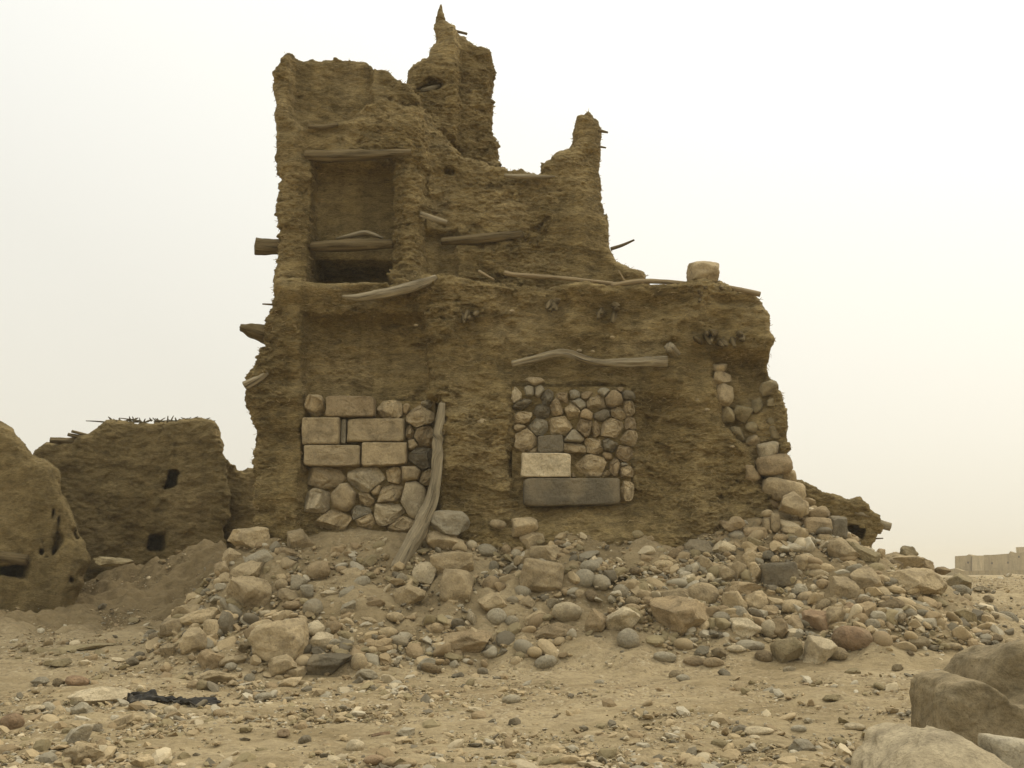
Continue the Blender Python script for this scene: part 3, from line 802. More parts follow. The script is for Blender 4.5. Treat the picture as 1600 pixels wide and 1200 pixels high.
timber('beam_end', [(425, 524, 13.9, 12), (402, 519, 13.9, 13), (390, 514, 13.88, 10), (376, 511, 13.88, 7)], 'wood_dark', T_, 6, gnarl=0.35)
timber('beam_end', [(383, 603, 13.62, 8), (400, 595, 13.6, 7), (418, 582, 13.62, 4)], 'wood', T_, 7)
timber('beam_end', [(1046, 542, 13.36, 8), (1052, 550, 13.55, 9), (1058, 556, 13.75, 9)], 'wood', T_, 8)
timber('embedded_beam', [(788, 274, 13.88, 2.5), (812, 276, 13.86, 4.5), (850, 276, 13.93, 3), (870, 276, 14.05, 1.5)], 'wood', T_, 9)
timber('embedded_beam', [(657, 334, 13.78, 5), (675, 340, 13.78, 5), (698, 348, 13.82, 4)], 'wood', T_, 10)
timber('embedded_beam', [(690, 377, 14.02, 6), (740, 374, 13.93, 8), (785, 369, 13.92, 8), (816, 365, 14.0, 5)], 'wood_dark', T_, 11)
timber('embedded_beam', [(658, 141, 14.85, 3), (672, 138, 14.8, 4), (688, 134, 14.9, 3)], 'wood', T_, 12)
timber('embedded_beam', [(482, 198, 13.66, 3), (505, 199, 13.63, 4.5), (528, 195, 13.66, 3)], 'wood_dark', T_, 13)
timber('projecting_stick', [(955, 389, 13.9, 3), (972, 384, 13.8, 2.8), (991, 375, 13.7, 1.5)], 'wood_dark', T_, 14)
timber('projecting_stick', [(935, 204, 14.0, 3), (950, 207, 14.0, 1.5)], 'wood_dark', T_, 15)
timber('projecting_stick', [(935, 229, 14.0, 2), (947, 231, 14.0, 1.2)], 'wood_dark', T_, 16)
timber('projecting_stick', [(700, 46, 15.0, 2.5), (715, 49, 14.95, 2.2), (730, 53, 14.95, 2)], 'wood_dark', T_, 17)
timber('projecting_stick', [(428, 476, 13.8, 1.5), (410, 475, 13.75, 1)], 'wood_dark', T_, 18)
# frayed palm-trunk ends in the wall
for k, (cx, cy, n, sp, le) in enumerate(((862, 480, 5, 9, 14), (945, 484, 5, 24, 16), (1112, 528, 9, 20, 15), (1150, 528, 4, 10, 12), (1105, 455, 5, 30, 12), (735, 490, 4, 18, 14))):
    r = np.random.default_rng(90 + k)
    allV, allF, allG, base = [], [], [], 0
    for i in range(n):
        px, py = cx + r.uniform(-sp, sp), cy + r.uniform(-8, 8)
        dx, dy = r.uniform(-1, 1) * le * 0.6, r.uniform(-0.5, 1) * le
        Y = 13.50
        V, Fq, gr = log([at(px, py, Y + 0.1), at(px + dx * 0.6, py + dy * 0.5, Y - 0.08), at(px + dx, py + dy, Y - 0.17)], [0.045, 0.038, 0.018], i + k * 10, 9, 0.03, 0.3)
        allF += [tuple(q + base for q in u) for u in Fq]; base += len(V); allV.append(V); allG.append(gr)
    V = np.concatenate(allV); c = V.mean(0)
    o = link('frayed_timber', log_mesh('frayed_timber', (V - c, allF, np.concatenate(allG)), M['wood_dark']), T_)
    o.location = Vector(c) - TO
# straw ends bristling from the mud: one uncountable part
def strands(P, N, n, seed, lmin, lmax, wid, horiz=0.5):
    r = np.random.default_rng(seed); k = r.integers(0, len(P), n)
    p, nn = P[k], N[k]
    t = np.cross(nn, [0, 0, 1.0]); t /= np.maximum(np.linalg.norm(t, axis=1, keepdims=True), 1e-6)
    dirv = nn * r.uniform(0.05, 1.0, (n, 1)) + t * r.normal(0, 0.9, (n, 1)) * horiz * 2 + np.array([0, 0, 1.0]) * r.normal(-0.1, 0.25, (n, 1))
    dirv /= np.linalg.norm(dirv, axis=1, keepdims=True)
    L = r.uniform(lmin, lmax, (n, 1)); s = np.cross(dirv, r.normal(size=(n, 3))); s /= np.linalg.norm(s, axis=1, keepdims=True); u = np.cross(dirv, s)
    a = p - dirv * L * 0.25; b = p + dirv * L * 0.75
    ring = [(s * math.cos(q) + u * math.sin(q)) * wid for q in (0, 2.094, 4.189)]
    V = np.stack([a + ring[0], a + ring[1], a + ring[2], b + ring[0] * 0.5, b + ring[1] * 0.5, b + ring[2] * 0.5], 1).reshape(-1, 3)
    i = np.arange(n)[:, None] * 6
    Fq = np.concatenate([i + np.array([[0, 1, 4, 3]]), i + np.array([[1, 2, 5, 4]]), i + np.array([[2, 0, 3, 5]])])
    return V, Fq
fc = TV[TQ].mean(1); fn = np.cross(TV[TQ[:, 1]] - TV[TQ[:, 0]], TV[TQ[:, 2]] - TV[TQ[:, 0]])
fn /= np.maximum(np.linalg.norm(fn, axis=1, keepdims=True), 1e-9)
vis = (fc[:, 1] < 15.7) & (fc[:, 2] > height(fc[:, 0], fc[:, 1]) + 0.1) & ~((fc[:, 1] > 13.95) & (fc[:, 1] < 14.9) & (fn[:, 1] < -0.7))
V1, F1 = strands(fc[vis], fn[vis], 7500, 1, 0.03, 0.10, 0.005, 0.9)
edge = (fc[:, 1] < 15.7) & (np.abs(fn[:, 0]) > 0.6) & (np.abs(fc[:, 0]) > 1.2)
V2, F2 = strands(fc[edge], fn[edge], 1700, 2, 0.03, 0.08, 0.006, 0.2)
o = part('straw', np.concatenate([V1, V2]), np.concatenate([F1, F2 + len(V1)]), M['straw'], None, False); o['kind'] = 'stuff'

# free timbers lying on or against the tower
o = timber('leaning_post', [(620, 891, 12.92, 11), (640, 852, 13.02, 12.5), (658, 820, 13.12, 13), (672, 790, 13.2, 10.5), (681, 750, 13.26, 9), (684, 710, 13.28, 8.5), (683, 680, 13.30, 8.5), (688, 655, 13.30, 7), (691, 630, 13.32, 4.5)], 'wood', None, 21, 20, 0.16)
tag(o, 'weathered grey crooked wooden post leaning beside the stone-blocked doorway', 'wooden post')
o = timber('weathered_log', [(535, 463, 13.48, 2), (560, 465, 13.42, 6), (600, 458, 13.36, 8), (640, 450, 13.36, 8.5), (668, 440, 13.38, 7), (681, 433, 13.42, 5)], 'wood', None, 22, 16, 0.13)
tag(o, 'thick grey log lying slanted on the ledge below the upper doorway', 'log')
o = timber('wooden_pole', [(788, 426, 13.62, 4.5), (800, 429, 13.6, 3.8), (870, 434, 13.58, 3.6), (930, 440, 13.58, 3.4), (965, 444, 13.6, 3.0)], 'wood_pale', None, 23, 10, 0.08)
tag(o, 'pale thin pole with knobbly end lying along the terrace edge', 'pole')
o = timber('wooden_pole', [(955, 446, 13.5, 3.2), (985, 441, 13.5, 4), (1010, 439, 13.52, 4), (1050, 441, 13.55, 3.8), (1085, 444, 13.58, 3.4)], 'wood_pale', None, 24, 10, 0.08)
tag(o, 'pale forked branch on the terrace edge reaching under the balanced stone', 'branch')
for q in ([(978, 442, 13.5, 1.6), (971, 430, 13.48, 1.2), (966, 422, 13.46, 0.8)], [(1010, 439, 13.5, 1.5), (1004, 428, 13.48, 1.1), (996, 421, 13.46, 0.7)]):
    timber('twig', q, 'wood_pale', o, 25, 6)
o = timber('wooden_pole', [(1135, 448, 13.55, 3), (1160, 453, 13.5, 4), (1188, 460, 13.48, 4)], 'wood_pale', None, 26, 10, 0.08)
tag(o, 'short pale pole at the right-hand end of the terrace edge', 'pole')
o = timber('dry_branch', [(748, 424, 13.55, 3), (758, 430, 13.52, 2.5), (772, 437, 13.5, 2)], 'wood_pale', None, 27, 8, 0.2)
tag(o, 'short pale broken stick on the terrace left of the long pole', 'stick')

# ------------------------------------------------------------------ other mud structures (rounded extrusions, same way of building)
def mud_mass(name, pts, Y, depth, rnd, h, mat, seed, amp=1.0, holes=(), pad=0.3, shear=0.0, layer=4.0):
    W = np.array(wpoly(roughen(pts, 1.5, 8, seed), Y))
    X0, X1 = W[:, 0].min() - pad, W[:, 0].max() + pad; Z0, Z1 = W[:, 1].min() - pad, W[:, 1].max() + pad
    xs = np.arange(X0, X1, h, dtype=np.float32); ys = np.arange(Y - pad - 0.2, Y + depth + pad, h, dtype=np.float32); zs = np.arange(Z0, Z1, h, dtype=np.float32)
    XX, ZZ = np.meshgrid(xs, zs, indexing='ij')
    d2 = poly_sdf(W, XX, ZZ)
    a = d2[:, None, :] + rnd; b = (np.abs(ys - (Y + depth / 2)) - depth / 2 + rnd)[None, :, None]
    D = np.minimum(np.maximum(a, b), 0) + np.sqrt(np.maximum(a, 0) ** 2 + np.maximum(b, 0) ** 2) - rnd
    for kind, px, py, wx, wz, yy, dp in holes:
        c = at(px, py, yy); rx, rz = wx * yy / F / 2, wz * yy / F / 2
        wx_ = 0.035 * fbm(XX * 2.5 + seed, 0 * XX, ZZ * 2.5, 3); wz_ = 0.035 * fbm(XX * 2.5, 0 * XX + 4, ZZ * 2.5 + seed, 3)
        XXs, ZZs = XX, ZZ
        XX, ZZ = XX + wx_, ZZ + wz_
        if kind == 'box': q = np.maximum(np.abs(XX - c[0]) - rx, np.abs(ZZ - c[2]) - rz)
        else: q = (np.sqrt(((XX - c[0]) / rx) ** 2 + ((ZZ - c[2]) / rz) ** 2) - 1) * min(rx, rz)
        D = np.maximum(D, -np.maximum(q[:, None, :], np.maximum((Y - 1) - ys, ys - (yy + dp))[None, :, None]))
        XX, ZZ = XXs, ZZs
    D = D.astype(np.float32)
    bi = np.nonzero(np.abs(D) < 0.22 * amp + 0.05)
    bx, by, bz = xs[bi[0]], ys[bi[1]], zs[bi[2]]
    D[bi] += amp * (0.09 * fbm(bx * 1.1 + seed, by * 1.1, bz * 1.4, 4) + 0.045 * fbm(bx * 3.1, by * 3.1 + seed, bz * 3.1 * layer / 2.5, 4, 0.6) + 0.026 * noise(bx * 7, by * 7, bz * 7 * layer / 2)
                    + 0.07 * np.clip(fbm(bx * 2.6 + 5, by * 2.6, bz * 3.6 + seed, 4, 0.6) - 0.45, 0, 1))
    V, Qf = surface_nets(D, X0, ys[0], Z0, h)
    V, Qf = subdivide(V, Qf)
    N_ = vnormals(V, Qf); a_, b_, c_ = V.T
    V = V + N_ * (amp * (0.020 * noise(a_ * 8, b_ * 8 + seed, c_ * 8 * layer / 1.6) + 0.016 * noise(a_ * 17, b_ * 17, c_ * 17 * layer / 2.2) + 0.011 * noise(a_ * 31, b_ * 31 + seed, c_ * 40)
                  - 0.045 * np.clip(noise(a_ * 9, b_ * 9 + 7, c_ * 15) - 0.45, 0, 1)))[:, None]
    V[:, 0] += shear * np.maximum(V[:, 1] - Y, 0)
    V, c = centred(None, V)
    o = link(name, mesh_np(name, V, Qf, M[mat])); o.location = c
    return o
L1 = [(-330, 985), (-330, 650), (-180, 640), (-60, 645), (0, 656), (20, 664), (42, 688), (58, 707), (80, 714), (100, 735), (108, 768), (118, 790), (124, 812), (136, 835), (149, 862), (150, 882),
      (139, 900), (134, 925), (120, 945), (110, 985)]
o = mud_mass('mud_ruin', L1, 15.4, 3.5, 0.35, 0.045, 'mud_old', 11, 0.62,
             [('box', 0, 893, 84, 26, 15.4, 1.5), ('ell', 125, 834, 7, 8, 15.4, 0.5), ('ell', 92, 905, 8, 6, 15.4, 0.4), ('ell', 114, 908, 6, 8, 15.4, 0.4), ('box', 91, 828, 2.4, 36, 15.4, 0.4), ('box', 86, 862, 3, 30, 15.4, 0.4),
              ('box', 73, 872, 10, 2.4, 15.4, 0.4), ('box', 66, 858, 2.4, 20, 15.4, 0.3), ('box', 84, 808, 2, 20, 15.4, 0.3)], layer=2.0, shear=-0.6)
tag(o, 'smooth rounded mud ruin with a dark hole under a wooden lintel at the left edge', 'ruin')
timber('lintel_beam', [(-50, 868, 15.42, 9), (0, 870, 15.40, 10), (44, 874, 15.42, 8)], 'wood_dark', o, 31)
L2 = [(50, 985), (54, 696), (70, 689), (110, 687), (140, 679), (160, 664), (170, 656), (250, 656), (328, 656), (342, 670), (352, 690), (357, 716), (360, 985)]
house = mud_mass('mud_house', L2, 18.0, 4.0, 0.14, 0.05, 'mud_old', 12, 0.8, [('box', 271, 746, 13, 22, 18.0, 1.5), ('box', 245, 846, 18, 16, 18.0, 1.0)], layer=3.5, shear=-0.5)
tag(house, 'low mud house with small dark window and brushwood along its flat roof', 'house')
timber('roof_beam', [(130, 687, 18.2, 5), (105, 690, 18.1, 5), (78, 688, 18.0, 4)], 'wood_dark', house, 32, gnarl=0.2)
timber('roof_beam', [(138, 684, 18.2, 3), (120, 682, 18.1, 3), (106, 679, 18.0, 2.5)], 'wood_dark', house, 33)
timber('roof_beam', [(140, 681, 18.2, 2), (125, 677, 18.1, 2), (112, 674, 18.0, 2)], 'wood_dark', house, 34)
r = np.random.default_rng(4); allV, allF, base, allG = [], [], 0, []
for i in range(70):
    px = r.uniform(168, 326); py = 657 + r.uniform(-1, 2)
    dx, dy = r.normal(0, 9), -abs(r.normal(0, 3.2)) - 0.5
    if i < 6: px = 165 + i * 28; dx, dy = r.choice([-1, 1]) * r.uniform(25, 40), r.uniform(-4, 1)
    Y = 18.1 + r.uniform(0, 0.5)
    V, Fq, gr = log([at(px, py + 2, Y), at(px + dx * 0.5, py + dy * 0.45, Y), at(px + dx, py + dy, Y + r.normal(0, 0.1))], [0.018, 0.015, 0.008], i, 5, 0.05, 0.2)
    allF += [tuple(q + base for q in u) for u in Fq]; base += len(V); allV.append(V); allG.append(gr)
V = np.concatenate(allV); c = V.mean(0)
o = link('brushwood', log_mesh('brushwood', (V - c, allF, np.concatenate(allG)), M['brush']), house); o.location = Vector(c) - house.location; o['kind'] = 'stuff'
o = mud_mass('mud_wall', [(340, 985), (345, 728), (358, 716), (372, 726), (386, 735), (400, 728), (440, 740), (450, 985)], 18.4, 1.0, 0.15, 0.05, 'mud_old', 13, 0.8, shear=-0.45)
tag(o, 'low mud wall in the gap between the house and the tower', 'wall', kind='thing')
o = mud_mass('mud_wall', [(1180, 940), (1200, 745), (1246, 757), (1270, 768), (1292, 778), (1325, 784), (1364, 786), (1369, 800), (1378, 812), (1384, 824), (1372, 832), (1368, 846), (1356, 860), (1350, 885), (1340, 940)], 14.9, 1.3, 0.12, 0.035, 'mud', 14, 1.0,
             [('ell', 1322, 838, 76, 44, 14.9, 0.5)], layer=4)
tag(o, 'broken stub of mud wall jutting out right of the tower with hollow underside', 'wall', kind='thing')
timber('beam_end', [(1345, 806, 15.1, 7), (1368, 816, 15.05, 7), (1392, 823, 15.0, 6)], 'wood', o, 41)
timber('embedded_beam', [(1290, 794, 14.92, 3), (1315, 797, 14.9, 4.5), (1350, 804, 14.92, 4.5), (1374, 813, 15.0, 4)], 'wood', o, 42)
timber('projecting_stick', [(1358, 842, 15.0, 1.4), (1380, 841, 14.95, 0.8)], 'wood_dark', o, 43)

# far walled compound, faded by the haze and by lightened mud colour
YF = 150.0
def far_wall(pts, Y, depth, mat, parent=None, name='wall', lab=None):
    W = wpoly(pts, Y); n = len(W)
    V = [(a, Y, b) for a, b in W] + [(a + depth * 0.55, Y + depth, b) for a, b in W]
    bm = bpy.data.meshes.new(name)
    bm.from_pydata(V, [], [tuple(range(n))[::-1], tuple(range(n, 2 * n))] + [(i, (i + 1) % n, n + (i + 1) % n, n + i) for i in range(n)])
    bm.materials.append(M[mat]); bm.update()
    o = link(name, bm, parent)
    return o
fr = bpy.data.objects.new('mud_compound', None); COL.objects.link(fr); fr['kind'] = 'thing'
tag(fr, 'distant pale mud compound faded by dust haze and lightened colour beyond the stony rise', 'building')
far_wall([(1492, 915), (1492, 869), (1510, 868), (1514, 866), (1518, 868), (1519, 915)], YF, 14, 'mud_far_hazed', fr)
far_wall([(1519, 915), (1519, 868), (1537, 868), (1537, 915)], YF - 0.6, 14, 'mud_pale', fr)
far_wall([(1537, 915), (1537, 867), (1548, 867), (1576, 865), (1579, 861), (1582, 864), (1620, 862), (1700, 858), (1760, 857), (1760, 915)], YF, 14, 'mud_far_hazed', fr)
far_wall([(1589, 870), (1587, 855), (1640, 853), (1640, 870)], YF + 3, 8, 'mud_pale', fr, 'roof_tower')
m, t, b = material('window_shade'); b.inputs['Base Color'].default_value = (0.05, 0.04, 0.025, 1); M['hole'] = m  # dark colour painted in for the shade inside the far windows
for px, py in ((1512.5, 879), (1550, 880), (1575, 879), (1592, 870), (1620, 878)):
    far_wall([(px - 1.2, py + 1.5), (px - 1.2, py - 1.5), (px + 1.2, py - 1.5), (px + 1.2, py + 1.5)], YF - 0.08, 0.1, 'hole', fr, 'window')
far_wall([(1478, 915), (1480, 890), (1492, 888), (1505, 892), (1700, 889), (1760, 915)], YF - 30, 3, 'mud_far_hazed', None, 'low_wall')
tag(bpy.data.objects['low_wall'], 'long low pale wall in front of the distant compound', 'wall', kind='thing')

# ------------------------------------------------------------------ large foreground rocks at the right
def sculpt(name, lobes, h, mat, seed, noise_amp=0.5, lean=0.0):
    W = [np.array(wpoly(p, Y + dp * 0.75)) for p, Y, dp, rn in lobes]
    A = np.concatenate(W); X0, X1, Z0, Z1 = A[:, 0].min() - .15, A[:, 0].max() + .15, A[:, 1].min() - .15, A[:, 1].max() + .15
    Y0 = min(l[1] for l in lobes) - .2; Y1 = max(l[1] + l[2] for l in lobes) + .2
    xs = np.arange(X0, X1, h, dtype=np.float32); ys = np.arange(Y0, Y1, h, dtype=np.float32); zs = np.arange(Z0, Z1, h, dtype=np.float32)
    XX, ZZ = np.meshgrid(xs, zs, indexing='ij'); D = None
    for w_, (p, Y, dp, rn) in zip(W, lobes):
        a = poly_sdf(w_, XX, ZZ)[:, None, :] + rn; b = (np.abs(ys - (Y + dp / 2)) - dp / 2 + rn)[None, :, None]
        d = np.minimum(np.maximum(a, b), 0) + np.sqrt(np.maximum(a, 0) ** 2 + np.maximum(b, 0) ** 2) - rn
        if D is None: D = d
        else:
            k = 0.035; q = np.clip(0.5 + 0.5 * (D - d) / k, 0, 1); D = D * (1 - q) + d * q - k * q * (1 - q)
    gx_, gy_, gz_ = np.meshgrid(xs, ys, zs, indexing='ij')
    D = D + noise_amp * (0.055 * fbm(gx_ * 2.1 + seed, gy_ * 2.1, gz_ * 2.1, 3) + 0.018 * fbm(gx_ * 8, gy_ * 8 + seed, gz_ * 11, 4, 0.65) + 0.03 * np.clip(fbm(gx_ * 5 + 4, gy_ * 5, gz_ * 9 + seed, 3) - 0.4, 0, 1))
    V, Qf = surface_nets(D.astype(np.float32), X0, Y0, Z0, h)
    V[:, 1] -= lean * (V[:, 2].max() - V[:, 2])
    V, c = centred(None, V)
    o = link(name, mesh_np(name, V, Qf, M[mat])); o.location = c
    return o
o = sculpt('boulder', [([(1436, 1180), (1432, 1130), (1433, 1075), (1442, 1056), (1468, 1046), (1500, 1049), (1516, 1062), (1528, 1078), (1552, 1086), (1580, 1082), (1610, 1062), (1680, 1050), (1720, 1080), (1720, 1290), (1480, 1290)], 7.05, 0.75, 0.035),
                       ([(1468, 1100), (1490, 1040), (1502, 1022), (1530, 1007), (1558, 1002), (1574, 1012), (1586, 1030), (1640, 1026), (1720, 1070), (1720, 1250), (1480, 1250)], 7.5, 0.7, 0.06)], 0.02, 'sand', 3, 0.75)
tag(o, 'large smooth brown wind-worn boulder in the bottom right-hand corner', 'boulder')
o = sculpt('boulder', [([(1262, 1300), (1290, 1215), (1328, 1168), (1360, 1140), (1402, 1129), (1440, 1133), (1474, 1156), (1516, 1190), (1570, 1240), (1640, 1330), (1640, 1420), (1230, 1420)], 6.15, 0.9, 0.14)], 0.02, 'pale', 9, 0.8, 1.1)
tag(o, 'broad pale limestone boulder half out of frame below the brown wind-worn boulder', 'boulder')
o = sculpt('stone_slab', [([(1536, 1151), (1600, 1159), (1690, 1172), (1690, 1290), (1556, 1290), (1541, 1190)], 6.2, 0.22, 0.025)], 0.016, 'white', 15, 0.5)
tag(o, 'flat grey-white slab leaning against the brown boulder in the bottom corner', 'slab')

